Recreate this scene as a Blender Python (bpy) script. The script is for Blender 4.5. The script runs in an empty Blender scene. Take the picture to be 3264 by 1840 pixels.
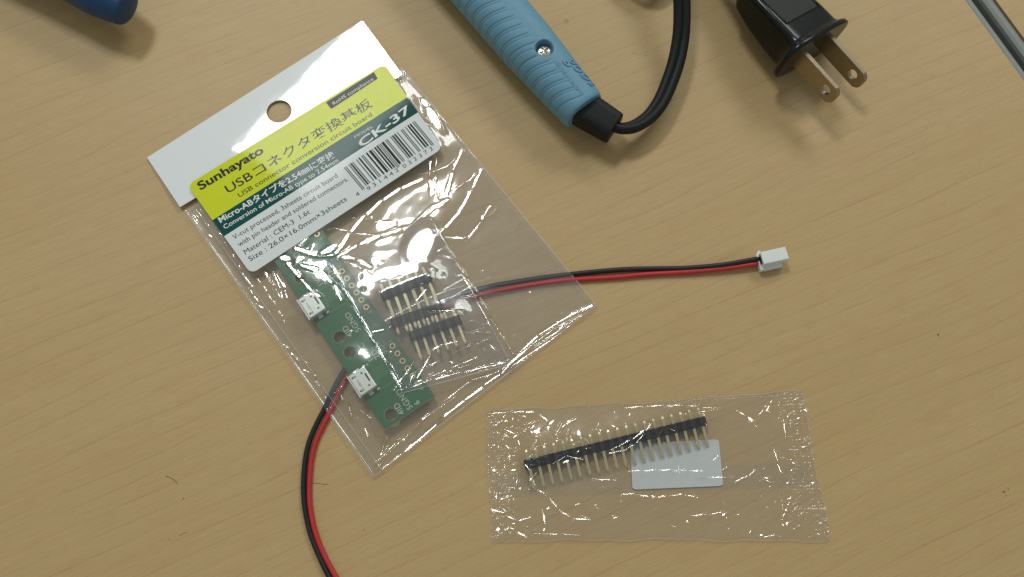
import bpy, bmesh, math, random
import numpy as np
from mathutils import Vector, Matrix

random.seed(7)
rng = np.random.default_rng(11)
S = bpy.context.scene
COL = S.collection
S.unit_settings.system = 'METRIC'
S.unit_settings.scale_length = 0.01          # one unit is one centimetre

# ------------------------------------------------------------------ camera
PITCH, ROLL, CAMZ, FPX = 0.2694, 0.0247, 25.78, 3000.0
cam_d = bpy.data.cameras.new("camera")
cam = bpy.data.objects.new("camera", cam_d)
COL.objects.link(cam)
cam.matrix_world = Matrix.Translation((0, 0, CAMZ)) @ Matrix.Rotation(PITCH, 4, 'X') @ Matrix.Rotation(ROLL, 4, 'Z')
cam_d.sensor_width = 36.0
cam_d.lens = FPX / 3264.0 * 36.0
cam_d.clip_start = 0.5
cam_d.clip_end = 2000
S.camera = cam

# ------------------------------------------------------------------ room light: dim room, ceiling fluorescents
w = bpy.data.worlds.new("World")
S.world = w
w.use_nodes = True
bg = w.node_tree.nodes["Background"]
bg.inputs[0].default_value = (0.96, 1.0, 0.97, 1)
bg.inputs[1].default_value = 0.295

def lamp(name, loc, sx, sy, rz, radiance, col=(0.97, 1.0, 0.96)):
    d = bpy.data.lights.new(name, 'AREA')
    d.shape = 'RECTANGLE'
    d.size, d.size_y = sx, sy
    d.energy = radiance * math.pi * sx * sy
    d.color = col
    o = bpy.data.objects.new(name, d)
    COL.objects.link(o)
    o.location = loc
    o.rotation_euler = (0, 0, rz)
    return o

LAMP_A = Vector((-57, 125, 190))
lamp("ceiling_lamp", LAMP_A, 52, 31, math.radians(53), 32)
lamp("ceiling_lamp", (95, 215, 190), 150, 84, math.radians(-40), 8)

S.view_settings.view_transform = 'Standard'
S.view_settings.look = 'None'
S.view_settings.exposure = 0.0
S.view_settings.gamma = 1.0
S.render.engine = 'CYCLES'
S.cycles.max_bounces = 10
S.cycles.transparent_max_bounces = 24
S.cycles.caustics_reflective = False
S.cycles.caustics_refractive = False
S.cycles.sample_clamp_indirect = 4.0
S.cycles.use_denoising = True

# ------------------------------------------------------------------ survey: photograph pixel -> point on a height
RM = cam.matrix_world.to_3x3()
CP = Vector((0, 0, CAMZ))

def ray(u, v):
    return RM @ Vector(((u - 1632) / FPX, -(v - 920) / FPX, -1.0))

def at(u, v, z=0.0):
    d = ray(u, v)
    return CP + d * ((z - CAMZ) / d.z)

def at_plane(u, v, p0, n):
    d = ray(u, v)
    return CP + d * ((p0 - CP).dot(n) / d.dot(n))

# ------------------------------------------------------------------ materials
def nmat(name):
    m = bpy.data.materials.new(name)
    m.use_nodes = True
    nt = m.node_tree
    return m, nt, nt.nodes["Principled BSDF"]

def node(nt, t, **kw):
    n = nt.nodes.new(t)
    for k, v in kw.items():
        setattr(n, k, v)
    return n

def pmat(name, col, rough=0.5, metal=0.0, spec=0.5, coat=0.0, coat_r=0.05, var=0.12, vscale=6.0, bump=0.0, bscale=60.0, sss=0.0):
    """plain surface with small procedural variation of colour, gloss and relief"""
    m, nt, b = nmat(name)
    tc = node(nt, 'ShaderNodeTexCoord')
    nz = node(nt, 'ShaderNodeTexNoise')
    nz.inputs['Scale'].default_value = vscale
    nz.inputs['Detail'].default_value = 5
    nt.links.new(tc.outputs['Object'], nz.inputs['Vector'])
    mx = node(nt, 'ShaderNodeMix', data_type='RGBA')
    mx.inputs[6].default_value = tuple(c * (1 - var) for c in col) + (1,)
    mx.inputs[7].default_value = tuple(min(1, c * (1 + var)) for c in col) + (1,)
    nt.links.new(nz.outputs['Fac'], mx.inputs[0])
    nt.links.new(mx.outputs[2], b.inputs['Base Color'])
    b.inputs['Roughness'].default_value = rough
    b.inputs['Metallic'].default_value = metal
    b.inputs['Specular IOR Level'].default_value = spec
    b.inputs['Coat Weight'].default_value = coat
    b.inputs['Coat Roughness'].default_value = coat_r
    if sss:
        b.inputs['Subsurface Weight'].default_value = sss
        b.inputs['Subsurface Radius'].default_value = (0.1, 0.1, 0.1)
    if bump:
        n2 = node(nt, 'ShaderNodeTexNoise')
        n2.inputs['Scale'].default_value = bscale
        n2.inputs['Detail'].default_value = 3
        nt.links.new(tc.outputs['Object'], n2.inputs['Vector'])
        bp = node(nt, 'ShaderNodeBump')
        bp.inputs['Strength'].default_value = bump
        bp.inputs['Distance'].default_value = 0.02
        nt.links.new(n2.outputs['Fac'], bp.inputs['Height'])
        nt.links.new(bp.outputs['Normal'], b.inputs['Normal'])
        nt.links.new(bp.outputs['Normal'], b.inputs['Coat Normal'])
    return m

def film_mat(name, rough=0.05, f0=0.085, haze=0.03, tint=0.985, bump=0.0, bscale=9.0, haze_col=(0.9, 0.92, 0.92), scuff=0.045, scuff_r=0.26):
    """thin clear plastic: lets light straight through, mirrors at both faces, faint haze"""
    m = bpy.data.materials.new(name)
    m.use_nodes = True
    nt = m.node_tree
    nt.nodes.clear()
    out = node(nt, 'ShaderNodeOutputMaterial')
    lw = node(nt, 'ShaderNodeLayerWeight')
    lw.inputs['Blend'].default_value = 0.5
    pw = node(nt, 'ShaderNodeMath', operation='POWER')
    nt.links.new(lw.outputs['Facing'], pw.inputs[0])
    pw.inputs[1].default_value = 5.0
    ma = node(nt, 'ShaderNodeMath', operation='MULTIPLY_ADD')
    nt.links.new(pw.outputs[0], ma.inputs[0])
    ma.inputs[1].default_value = 0.75
    ma.inputs[2].default_value = f0
    tr = node(nt, 'ShaderNodeBsdfTransparent')
    tr.inputs[0].default_value = (tint, tint, tint, 1)
    df = node(nt, 'ShaderNodeBsdfDiffuse')
    df.inputs[0].default_value = haze_col + (1,)
    gl = node(nt, 'ShaderNodeBsdfGlossy')
    gl.inputs['Roughness'].default_value = rough
    m1 = node(nt, 'ShaderNodeMixShader')
    m1.inputs[0].default_value = haze
    nt.links.new(tr.outputs[0], m1.inputs[1])
    nt.links.new(df.outputs[0], m1.inputs[2])
    m2 = node(nt, 'ShaderNodeMixShader')
    nt.links.new(ma.outputs[0], m2.inputs[0])
    nt.links.new(m1.outputs[0], m2.inputs[1])
    nt.links.new(gl.outputs[0], m2.inputs[2])
    g2 = node(nt, 'ShaderNodeBsdfGlossy')
    g2.inputs['Roughness'].default_value = scuff_r
    m3 = node(nt, 'ShaderNodeMixShader')
    m3.inputs[0].default_value = scuff
    nt.links.new(m2.outputs[0], m3.inputs[1])
    nt.links.new(g2.outputs[0], m3.inputs[2])
    nt.links.new(m3.outputs[0], out.inputs[0])
    if bump:
        tc = node(nt, 'ShaderNodeTexCoord')
        nz = node(nt, 'ShaderNodeTexNoise')
        nz.inputs['Scale'].default_value = bscale
        nz.inputs['Detail'].default_value = 4
        nt.links.new(tc.outputs['Object'], nz.inputs['Vector'])
        bp = node(nt, 'ShaderNodeBump')
        bp.inputs['Strength'].default_value = bump
        bp.inputs['Distance'].default_value = 0.03
        nt.links.new(nz.outputs['Fac'], bp.inputs['Height'])
        nt.links.new(bp.outputs['Normal'], gl.inputs['Normal'])
    return m

def wood_mat(name):
    m, nt, b = nmat(name)
    tc = node(nt, 'ShaderNodeTexCoord')
    mp = node(nt, 'ShaderNodeMapping')
    mp.inputs['Rotation'].default_value = (0, 0, math.radians(-25.5))
    nt.links.new(tc.outputs['Object'], mp.inputs['Vector'])

    def noise(sx, sy, scale, detail=4, dist=0.0, seed=0.0):
        q = node(nt, 'ShaderNodeMapping')
        q.inputs['Scale'].default_value = (sx, sy, 1)
        q.inputs['Location'].default_value = (seed, seed * 1.7, 0)
        nt.links.new(mp.outputs[0], q.inputs['Vector'])
        n = node(nt, 'ShaderNodeTexNoise')
        n.inputs['Scale'].default_value = scale
        n.inputs['Detail'].default_value = detail
        n.inputs['Distortion'].default_value = dist
        nt.links.new(q.outputs[0], n.inputs['Vector'])
        return n.outputs['Fac']

    def math_(op, a, bb=None, c=None):
        n = node(nt, 'ShaderNodeMath', operation=op)
        for i, x in enumerate((a, bb, c)):
            if x is None:
                continue
            if hasattr(x, 'is_output'):
                nt.links.new(x, n.inputs[i])
            else:
                n.inputs[i].default_value = x
        return n.outputs[0]

    def ramp(f, p0, p1):
        n = node(nt, 'ShaderNodeMapRange')
        n.inputs['From Min'].default_value = p0
        n.inputs['From Max'].default_value = p1
        nt.links.new(f, n.inputs['Value'])
        return n.outputs[0]

    # growth lines: distance across the grain, gently warped, folded into thin lines of uneven spacing
    sep = node(nt, 'ShaderNodeSeparateXYZ')
    nt.links.new(mp.outputs[0], sep.inputs[0])
    warp = noise(0.035, 0.12, 1.0, 3, 0.0, 3.1)
    warp2 = noise(0.35, 1.6, 1.0, 3, 0.0, 9.0)
    y = math_('ADD', sep.outputs['Y'], math_('MULTIPLY', warp, 2.6))
    y = math_('ADD', y, math_('MULTIPLY', warp2, 0.14))
    fr = math_('FRACT', math_('MULTIPLY', y, 1 / 0.52))
    line = math_('SUBTRACT', 1.0, ramp(math_('ABSOLUTE', math_('SUBTRACT', fr, 0.5)), 0.0, 0.05))
    soft = math_('SUBTRACT', 1.0, ramp(fr, 0.5, 1.0))
    soft = math_('MULTIPLY', soft, ramp(fr, 0.47, 0.52))
    mod = ramp(noise(0.30, 1.1, 1.0, 4, 0.0, 5.0), 0.36, 0.62)
    line = math_('MULTIPLY', line, mod)
    fine = noise(0.8, 24.0, 1.0, 5, 0.3, 1.0)
    fleck = ramp(noise(2.2, 34.0, 1.0, 2, 0.0, 2.0), 0.60, 0.70)
    blush = ramp(noise(0.55, 1.7, 1.0, 5, 0.6, 12.0), 0.50, 0.72)
    tone = noise(0.05, 0.5, 1.0, 4, 0.0, 4.0)
    grit = noise(30.0, 30.0, 1.0, 2, 0.0, 6.0)

    def mixc(a, bcol, fac):
        x = node(nt, 'ShaderNodeMix', data_type='RGBA')
        for i, s in ((6, a), (7, bcol)):
            if hasattr(s, 'is_output'):
                nt.links.new(s, x.inputs[i])
            else:
                x.inputs[i].default_value = s + (1,)
        nt.links.new(fac, x.inputs[0])
        return x.outputs[2]
    base = mixc((0.530, 0.361, 0.150), (0.605, 0.431, 0.206), tone)
    base = mixc(base, (0.40, 0.275, 0.125), math_('MULTIPLY', ramp(fine, 0.40, 0.75), 0.42))
    base = mixc(base, (0.37, 0.235, 0.13), math_('MULTIPLY', fleck, 0.38))
    base = mixc(base, (0.45, 0.25, 0.125), math_('MULTIPLY', soft, 0.10))
    base = mixc(base, (0.41, 0.18, 0.085), math_('MULTIPLY', line, 0.46))
    base = mixc(base, (0.52, 0.31, 0.14), math_('MULTIPLY', blush, 0.28))
    base = mixc(base, (0.30, 0.21, 0.10), math_('MULTIPLY', ramp(grit, 0.5, 0.8), 0.35))
    # one round drink-drop stain between the iron and its cord
    sp = at(1805, 68)
    vd = node(nt, 'ShaderNodeVectorMath', operation='DISTANCE')
    nt.links.new(tc.outputs['Object'], vd.inputs[0])
    vd.inputs[1].default_value = (sp.x, sp.y, 0)
    st = math_('SUBTRACT', 1.0, ramp(vd.outputs['Value'], 0.05, 0.11))
    base = mixc(base, (0.30, 0.19, 0.07), math_('MULTIPLY', st, 0.55))
    nt.links.new(base, b.inputs['Base Color'])
    b.inputs['Roughness'].default_value = 0.47
    b.inputs['Specular IOR Level'].default_value = 0.5
    bp = node(nt, 'ShaderNodeBump')
    bp.inputs['Strength'].default_value = 0.12
    bp.inputs['Distance'].default_value = 0.01
    nt.links.new(noise(25.0, 40.0, 1.0, 3, 0.0, 8.0), bp.inputs['Height'])
    nt.links.new(bp.outputs['Normal'], b.inputs['Normal'])
    return m

M = {}
M['wood'] = wood_mat('wood_laminate')
M['edge'] = pmat('grey_edge_plastic', (0.27, 0.285, 0.265), 0.5, bump=0.15)
M['dark'] = pmat('black_underside', (0.012, 0.014, 0.013), 0.8)
M['blue_handle'] = pmat('pale_blue_plastic', (0.155, 0.335, 0.455), 0.5, spec=0.35, var=0.05, bump=0.10, bscale=45)
M['navy'] = pmat('navy_grip', (0.004, 0.045, 0.125), 0.42, spec=0.5, var=0.1)
M['black_matte'] = pmat('black_rubber', (0.009, 0.011, 0.011), 0.5, spec=0.28, bump=0.12, bscale=50)
M['black_gloss'] = pmat('black_moulding', (0.006, 0.008, 0.007), 0.22, spec=0.35, bump=0.08, bscale=30)
M['black_grain'] = pmat('black_grained_moulding', (0.010, 0.013, 0.012), 0.5, bump=0.8, bscale=38)
M['wire_black'] = pmat('black_wire', (0.010, 0.013, 0.013), 0.38)
M['wire_red'] = pmat('red_wire', (0.54, 0.028, 0.030), 0.4, var=0.06)
M['nylon'] = pmat('white_nylon', (0.80, 0.84, 0.82), 0.45, sss=0.25, var=0.03)
M['brass'] = pmat('plated_blade', (0.36, 0.305, 0.205), 0.33, metal=1.0, bump=0.10, bscale=25, var=0.15)
M['gold'] = pmat('gold_plate', (0.86, 0.77, 0.48), 0.30, metal=1.0, var=0.12, vscale=12)
M['pad'] = pmat('gold_pad', (0.80, 0.62, 0.28), 0.4, metal=0.6, var=0.1)
M['steel'] = pmat('steel', (0.62, 0.61, 0.54), 0.25, metal=1.0, bump=0.15, bscale=25)
M['tin'] = pmat('tinned_shell', (0.74, 0.77, 0.72), 0.42, metal=0.6, bump=0.05, var=0.05)
M['slot'] = pmat('dark_opening', (0.010, 0.010, 0.009), 0.6)
M['pin_body'] = pmat('black_header_plastic', (0.016, 0.018, 0.018), 0.42, bump=0.15)
M['board'] = pmat('green_solder_mask', (0.010, 0.140, 0.042), 0.35, var=0.10, vscale=3, coat=0.2)
M['board_core'] = pmat('board_core', (0.50, 0.56, 0.40), 0.6)
M['trace'] = pmat('masked_copper', (0.10, 0.28, 0.08), 0.35)
M['silk'] = pmat('silkscreen_ink', (0.52, 0.58, 0.44), 0.6)
M['header'] = pmat('white_printed_film', (0.80, 0.84, 0.84), 0.4, spec=0.3, coat=1.0, coat_r=0.03, var=0.01, bump=0.10, bscale=0.9)
M['sticker'] = pmat('white_sticker', (0.76, 0.80, 0.79), 0.5, spec=0.25, coat=0.12, coat_r=0.055, var=0.02, bump=0.05, bscale=2.0)
M['yellow'] = pmat('yellow_ink', (0.66, 0.72, 0.008), 0.5, spec=0.2, coat=0.12, coat_r=0.055, var=0.03, bump=0.05, bscale=2.0)
M['teal'] = pmat('dark_teal_ink', (0.005, 0.080, 0.070), 0.5, spec=0.08, coat=0.12, coat_r=0.055, bump=0.05, bscale=2.0)
M['grey_ink'] = pmat('grey_ink', (0.075, 0.080, 0.070), 0.5, spec=0.2, coat=0.05, coat_r=0.07)
M['ink'] = pmat('black_ink', (0.018, 0.022, 0.018), 0.5, spec=0.2, coat=0.12, coat_r=0.055)
M['white_ink'] = pmat('white_ink', (0.80, 0.82, 0.80), 0.5)
M['film'] = film_mat('bag_film', 0.06, 0.085, 0.038)
M['film_back'] = film_mat('bag_back_film', 0.08, 0.05, 0.022, scuff=0.02)
M['film_inner'] = film_mat('inner_bag_film', 0.05, 0.075, 0.014, scuff=0.03)
M['cello'] = film_mat('cellophane', 0.065, 0.05, 0.010, 1.0, scuff=0.022, scuff_r=0.3)
M['film_edge'] = film_mat('film_cut_edge', 0.3, 0.05, 0.30)
M['slip'] = pmat('frosted_paper', (0.62, 0.65, 0.63), 0.6, bump=0.2, bscale=40, var=0.04)
M['lint'] = pmat('dark_lint', (0.02, 0.024, 0.022), 0.8)

# ------------------------------------------------------------------ object helpers
def origin(o):
    v = Vector((0, 0, 0))
    while o:
        v += o.location
        o = o.parent
    return v

def tag(o, label=None, cat=None, group=None, kind=None):
    if label: o['label'] = label
    if cat: o['category'] = cat
    if group: o['group'] = group
    if kind: o['kind'] = kind
    return o

def thing(name, label, cat, loc=(0, 0, 0), group=None):
    o = bpy.data.objects.new(name, None)
    o.empty_display_size = 0.3
    COL.objects.link(o)
    o.location = loc
    return tag(o, label, cat, group)

def mesh(name, verts, faces, mat, parent=None, smooth=False, local=False):
    """verts in world coordinates (or the parent's when local)"""
    me = bpy.data.meshes.new(name)
    off = Vector((0, 0, 0)) if (parent is None or local) else origin(parent)
    V = [(v[0] - off.x, v[1] - off.y, v[2] - off.z) for v in verts]
    me.from_pydata(V, [], faces)
    me.update()
    me.materials.append(mat)
    if smooth:
        me.polygons.foreach_set('use_smooth', [True] * len(me.polygons))
    o = bpy.data.objects.new(name, me)
    COL.objects.link(o)
    o.parent = parent
    return o

def grid_faces(na, nb):
    """na columns, nb rows of vertices; faces wound upward for a to the right and b upward"""
    i = np.arange(na * nb).reshape(nb, na)
    f = np.stack([i[:-1, :-1], i[:-1, 1:], i[1:, 1:], i[1:, :-1]], -1).reshape(-1, 4)
    return f

def grid_mesh(name, X, Y, Z, mat, parent, keep=None, local=False):
    nb, na = X.shape
    off = Vector((0, 0, 0)) if (parent is None or local) else origin(parent)
    co = np.stack([X - off.x, Y - off.y, Z - off.z], -1).reshape(-1, 3).astype(np.float32)
    f = grid_faces(na, nb)
    if keep is not None:
        f = f[keep.reshape(-1)]
    me = bpy.data.meshes.new(name)
    me.vertices.add(len(co))
    me.vertices.foreach_set('co', co.ravel())
    me.loops.add(len(f) * 4)
    me.loops.foreach_set('vertex_index', f.ravel().astype(np.int32))
    me.polygons.add(len(f))
    me.polygons.foreach_set('loop_start', (np.arange(len(f)) * 4).astype(np.int32))
    me.polygons.foreach_set('use_smooth', np.ones(len(f), dtype=bool))
    me.update(calc_edges=True)
    me.validate()
    me.materials.append(mat)
    o = bpy.data.objects.new(name, me)
    COL.objects.link(o)
    o.parent = parent
    return o

def from_bm(name, bm, mat, parent, smooth=False):
    me = bpy.data.meshes.new(name)
    bmesh.ops.recalc_face_normals(bm, faces=bm.faces)
    bm.to_mesh(me)
    bm.free()
    me.materials.append(mat)
    if smooth:
        me.polygons.foreach_set('use_smooth', [True] * len(me.polygons))
    o = bpy.data.objects.new(name, me)
    COL.objects.link(o)
    o.parent = parent
    return o

def prism_bm(pts, z0, z1, bevel=0.0, seg=2, bm=None):
    """pts: plan outline; a bevelled slab"""
    own = bm is None
    b2 = bmesh.new()
    vs = [b2.verts.new((p[0], p[1], z0)) for p in pts]
    f = b2.faces.new(vs)
    r = bmesh.ops.extrude_face_region(b2, geom=[f])
    for e in r['geom']:
        if isinstance(e, bmesh.types.BMVert):
            e.co.z = z1
    bmesh.ops.recalc_face_normals(b2, faces=b2.faces)
    if bevel:
        bmesh.ops.bevel(b2, geom=list(b2.edges), offset=bevel, segments=seg, affect='EDGES', profile=0.5)
    if own:
        return b2
    me = bpy.data.meshes.new("tmp")
    b2.to_mesh(me)
    b2.free()
    bm.from_mesh(me)
    bpy.data.meshes.remove(me)
    return bm

def box_pts(x0, x1, y0, y1):
    return [(x0, y0), (x1, y0), (x1, y1), (x0, y1)]

def round_rect(x0, x1, y0, y1, r, n=6):
    out = []
    for cx, cy, a0 in ((x1 - r, y1 - r, 0), (x0 + r, y1 - r, 90), (x0 + r, y0 + r, 180), (x1 - r, y0 + r, 270)):
        for k in range(n + 1):
            a = math.radians(a0 + 90 * k / n)
            out.append((cx + r * math.cos(a), cy + r * math.sin(a)))
    return out

def circle_pts(cx, cy, r, n=32):
    return [(cx + r * math.cos(2 * math.pi * k / n), cy + r * math.sin(2 * math.pi * k / n)) for k in range(n)]

def holed_bm(outline, holes, z0, z1):
    """slab with round holes through it"""
    bm = bmesh.new()
    edges = []
    for loop in [outline] + holes:
        vs = [bm.verts.new((p[0], p[1], z1)) for p in loop]
        for i in range(len(vs)):
            edges.append(bm.edges.new((vs[i], vs[(i + 1) % len(vs)])))
    bmesh.ops.triangle_fill(bm, edges=edges, use_beauty=True)
    if z0 is not None:
        r = bmesh.ops.extrude_face_region(bm, geom=list(bm.faces))
        for e in r['geom']:
            if isinstance(e, bmesh.types.BMVert):
                e.co.z = z0
    bmesh.ops.recalc_face_normals(bm, faces=bm.faces)
    return bm

def catmull(P, n=12):
    P = [Vector(p) for p in P]
    Q = [2 * P[0] - P[1]] + P + [2 * P[-1] - P[-2]]
    out = []
    for i in range(1, len(Q) - 2):
        a, b, c, d = Q[i - 1:i + 3]
        for k in range(n):
            t = k / n
            out.append(0.5 * ((2 * b) + (c - a) * t + (2 * a - 5 * b + 4 * c - d) * t * t + (3 * b - a - 3 * c + d) * t ** 3))
    out.append(P[-1])
    return out

def tube(name, path, rad, mat, parent, seg=14, cap=True):
    """round tube along a path; rad is a number, or one radius (or (lateral, vertical) pair) per point"""
    n = len(path)
    V, F = [], []
    for i, p in enumerate(path):
        t = (path[min(i + 1, n - 1)] - path[max(i - 1, 0)]).normalized()
        side = t.cross(Vector((0, 0, 1)))
        side = side.normalized() if side.length > 1e-6 else Vector((1, 0, 0))
        up = side.cross(t)
        r = rad if isinstance(rad, (int, float)) else rad[i]
        rs, ru = (r, r) if isinstance(r, (int, float)) else r
        for k in range(seg):
            a = 2 * math.pi * k / seg
            V.append(p + side * (rs * math.cos(a)) + up * (ru * math.sin(a)))
    for i in range(n - 1):
        for k in range(seg):
            a, b = i * seg + k, i * seg + (k + 1) % seg
            F.append((a, b, b + seg, a + seg))
    if cap:
        F.append(tuple(range(seg - 1, -1, -1)))
        F.append(tuple((n - 1) * seg + k for k in range(seg)))
    o = mesh(name, V, F, mat, parent, True)
    bm = bmesh.new()
    bm.from_mesh(o.data)
    bmesh.ops.recalc_face_normals(bm, faces=bm.faces)
    bm.to_mesh(o.data)
    bm.free()
    return o

_font_cache = {}
def text_mesh(body, bold=0.0, extrude=0.0, spacing=1.0, shear=0.0):
    key = (body, bold, extrude, spacing, shear)
    if key not in _font_cache:
        c = bpy.data.curves.new("lettering", 'FONT')
        c.body = body
        c.size = 1.0
        c.offset = bold
        c.extrude = extrude
        c.space_character = spacing
        c.shear = shear
        c.resolution_u = 4
        o = bpy.data.objects.new("lettering", c)
        COL.objects.link(o)
        bpy.context.view_layer.update()
        me = bpy.data.meshes.new_from_object(o.evaluated_get(bpy.context.evaluated_depsgraph_get()))
        V = np.array([v.co[:] for v in me.vertices])
        F = [tuple(p.vertices) for p in me.polygons]
        bpy.data.objects.remove(o)
        bpy.data.curves.remove(c)
        bpy.data.meshes.remove(me)
        _font_cache[key] = (V, F)
    V, F = _font_cache[key]
    return V.copy(), F

def lettering(body, p0, p1, up, height, mat, parent, bold=0.0, cap=0.70, lift=0.0, nrm=Vector((0, 0, 1)), name='lettering'):
    """text whose baseline runs from p0 to p1; height is the cap height"""
    V, F = text_mesh(body, bold)
    x0, x1 = V[:, 0].min(), V[:, 0].max()
    d = p1 - p0
    V[:, 0] = (V[:, 0] - x0) / (x1 - x0)
    V[:, 1] *= height / cap
    W = [p0 + d * v[0] + up * v[1] + nrm * lift for v in V]
    o = mesh(name, W, F, mat, parent)
    # every face towards +normal
    me = o.data
    flip = [p.index for p in me.polygons if p.normal.dot(nrm) < 0]
    if flip:
        bm = bmesh.new()
        bm.from_mesh(me)
        bm.faces.ensure_lookup_table()
        bmesh.ops.reverse_faces(bm, faces=[bm.faces[i] for i in flip])
        bm.to_mesh(me)
        bm.free()
    return o

# ------------------------------------------------------------------ numpy helpers for films
def px_world(pts, z):
    return [at(u, v, z) for u, v in pts]

def vnoise(X, Y, scale, seed):
    """smooth value noise in -1..1"""
    r = np.random.default_rng(seed)
    N = 256
    T = r.uniform(-1, 1, (N, N))
    x, y = X * scale + 100, Y * scale + 100
    i, j = np.floor(x).astype(int), np.floor(y).astype(int)
    fx, fy = x - i, y - j
    fx, fy = fx * fx * fx * (fx * (6 * fx - 15) + 10), fy * fy * fy * (fy * (6 * fy - 15) + 10)
    g = lambda a, b: T[a % N, b % N]
    return (g(i, j) * (1 - fx) + g(i + 1, j) * fx) * (1 - fy) + (g(i, j + 1) * (1 - fx) + g(i + 1, j + 1) * fx) * fy

def poly_dist(X, Y, P):
    """distance to a polyline and the 0..1 position along it"""
    best = np.full(X.shape, 1e9)
    pos = np.zeros(X.shape)
    L = [0]
    for a, b in zip(P[:-1], P[1:]):
        L.append(L[-1] + math.hypot(b[0] - a[0], b[1] - a[1]))
    for k, (a, b) in enumerate(zip(P[:-1], P[1:])):
        dx, dy = b[0] - a[0], b[1] - a[1]
        l2 = dx * dx + dy * dy + 1e-12
        t = np.clip(((X - a[0]) * dx + (Y - a[1]) * dy) / l2, 0, 1)
        d = np.hypot(X - a[0] - t * dx, Y - a[1] - t * dy)
        m = d < best
        best[m] = d[m]
        pos[m] = ((L[k] + t * (L[k + 1] - L[k])) / L[-1])[m]
    return best, pos

def crease(X, Y, Z, pts, sig, h, z=0.35, taper=True, n=6):
    P = [at(u, v, z) for u, v in pts]
    if len(P) > 2:
        P = catmull(P, n)
    xs, ys = [p.x for p in P], [p.y for p in P]
    m = (X > min(xs) - 4 * sig) & (X < max(xs) + 4 * sig) & (Y > min(ys) - 4 * sig) & (Y < max(ys) + 4 * sig)
    if not m.any():
        return
    d, t = poly_dist(X[m], Y[m], P)
    env = np.sin(np.pi * np.clip(t, 0, 1)) ** 0.4 if taper else 1.0
    Z[m] += h * env * np.exp(-0.5 * (d / sig) ** 2)

def mirror_slope(p, lampc):
    v = (CP - p).normalized()
    l = (lampc - p).normalized()
    h = (v + l).normalized()
    return -h.x / h.z, -h.y / h.z

def tilt_patch(X, Y, Z, c, ra, rb, ang, lampc, z=0.4, k=1.0, pw=4, off=(0, 0)):
    """an area of film pulled flat at the tilt that catches the lamp"""
    p = at(c[0], c[1], z)
    ca, sa = math.cos(math.radians(ang)), math.sin(math.radians(ang))
    dx, dy = X - p.x, Y - p.y
    a, b = dx * ca + dy * sa, -dx * sa + dy * ca
    r = np.sqrt((a / ra) ** 2 + (b / rb) ** 2)
    mask = np.exp(-r ** pw) * k
    i = np.argmin(dx * dx + dy * dy)
    z0 = Z.ravel()[i]
    gx, gy = mirror_slope(p, lampc)
    gx, gy = gx + off[0], gy + off[1]
    Z[:] = Z * (1 - mask) + mask * (z0 + gx * dx + gy * dy)

def streak(X, Y, Z, Zb, pts, hw, lampc, z=0.4, piece=0.45, k=1.0, pw=6, off=(0, 0), n=5):
    """a fold: a narrow strip of film pulled to the tilt that catches a lamp, in short flat lengths"""
    P = [at(u, v, z) for u, v in pts]
    if len(P) > 2:
        P = catmull(P, n)
    Q = [P[0]]
    for p in P[1:]:
        if (p - Q[-1]).length >= piece or p is P[-1]:
            Q.append(p)
    if len(Q) == 1:
        Q.append(P[-1])
    H = None
    for a, b in zip(Q[:-1], Q[1:]):
        m = (np.abs(X - (a.x + b.x) / 2) < abs(a.x - b.x) / 2 + 2 * hw + .02) & (np.abs(Y - (a.y + b.y) / 2) < abs(a.y - b.y) / 2 + 2 * hw + .02)
        if not m.any():
            continue
        x, y = X[m], Y[m]
        d, t = poly_dist(x, y, [a, b])
        c = (a + b) / 2
        i = np.argmin((x - c.x) ** 2 + (y - c.y) ** 2)
        gx, gy = mirror_slope(Vector((c.x, c.y, z)), lampc)
        z0 = Zb[m][i]
        mk = k * np.exp(-(d / hw) ** pw)
        Z[m] = Z[m] * (1 - mk) + mk * (z0 + (gx + off[0]) * (x - c.x) + (gy + off[1]) * (y - c.y))

def in_poly(X, Y, P):
    c = np.zeros(X.shape, bool)
    n = len(P)
    for i in range(n):
        x0, y0 = P[i][0], P[i][1]
        x1, y1 = P[(i + 1) % n][0], P[(i + 1) % n][1]
        if y0 == y1:
            continue
        m = ((y0 > Y) != (y1 > Y)) & (X < (x1 - x0) * (Y - y0) / (y1 - y0) + x0)
        c ^= m
    return c

def quad_grid(TL, TR, BR, BL, na, nb):
    s = np.linspace(0, 1, na)[None, :]
    t = np.linspace(0, 1, nb)[:, None]           # t = 0 at the bottom
    f = lambda i: ((BL[i] * (1 - s) + BR[i] * s) * (1 - t) + (TL[i] * (1 - s) + TR[i] * s) * t)
    return f(0), f(1), np.broadcast_to(s, (nb, na)), np.broadcast_to(t, (nb, na))

def relax(Z, obst, fixed, it=500, over=0.0):
    """a taut sheet over obstacles, held where fixed"""
    Z0 = Z.copy()
    for k in range(it):
        A = Z.copy()
        A[1:-1, 1:-1] = 0.25 * (Z[2:, 1:-1] + Z[:-2, 1:-1] + Z[1:-1, 2:] + Z[1:-1, :-2])
        A[0, :], A[-1, :], A[:, 0], A[:, -1] = A[1, :], A[-2, :], A[:, 1], A[:, -2]
        A = np.maximum(A, obst)
        A[fixed] = Z0[fixed]
        Z = A
    return Z

def blur(Z, n=1):
    for _ in range(n):
        P = np.pad(Z, 1, mode='edge')
        Z = (P[:-2, 1:-1] + P[2:, 1:-1] + P[1:-1, :-2] + P[1:-1, 2:] + 2 * P[1:-1, 1:-1]) / 6
    return Z

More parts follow.
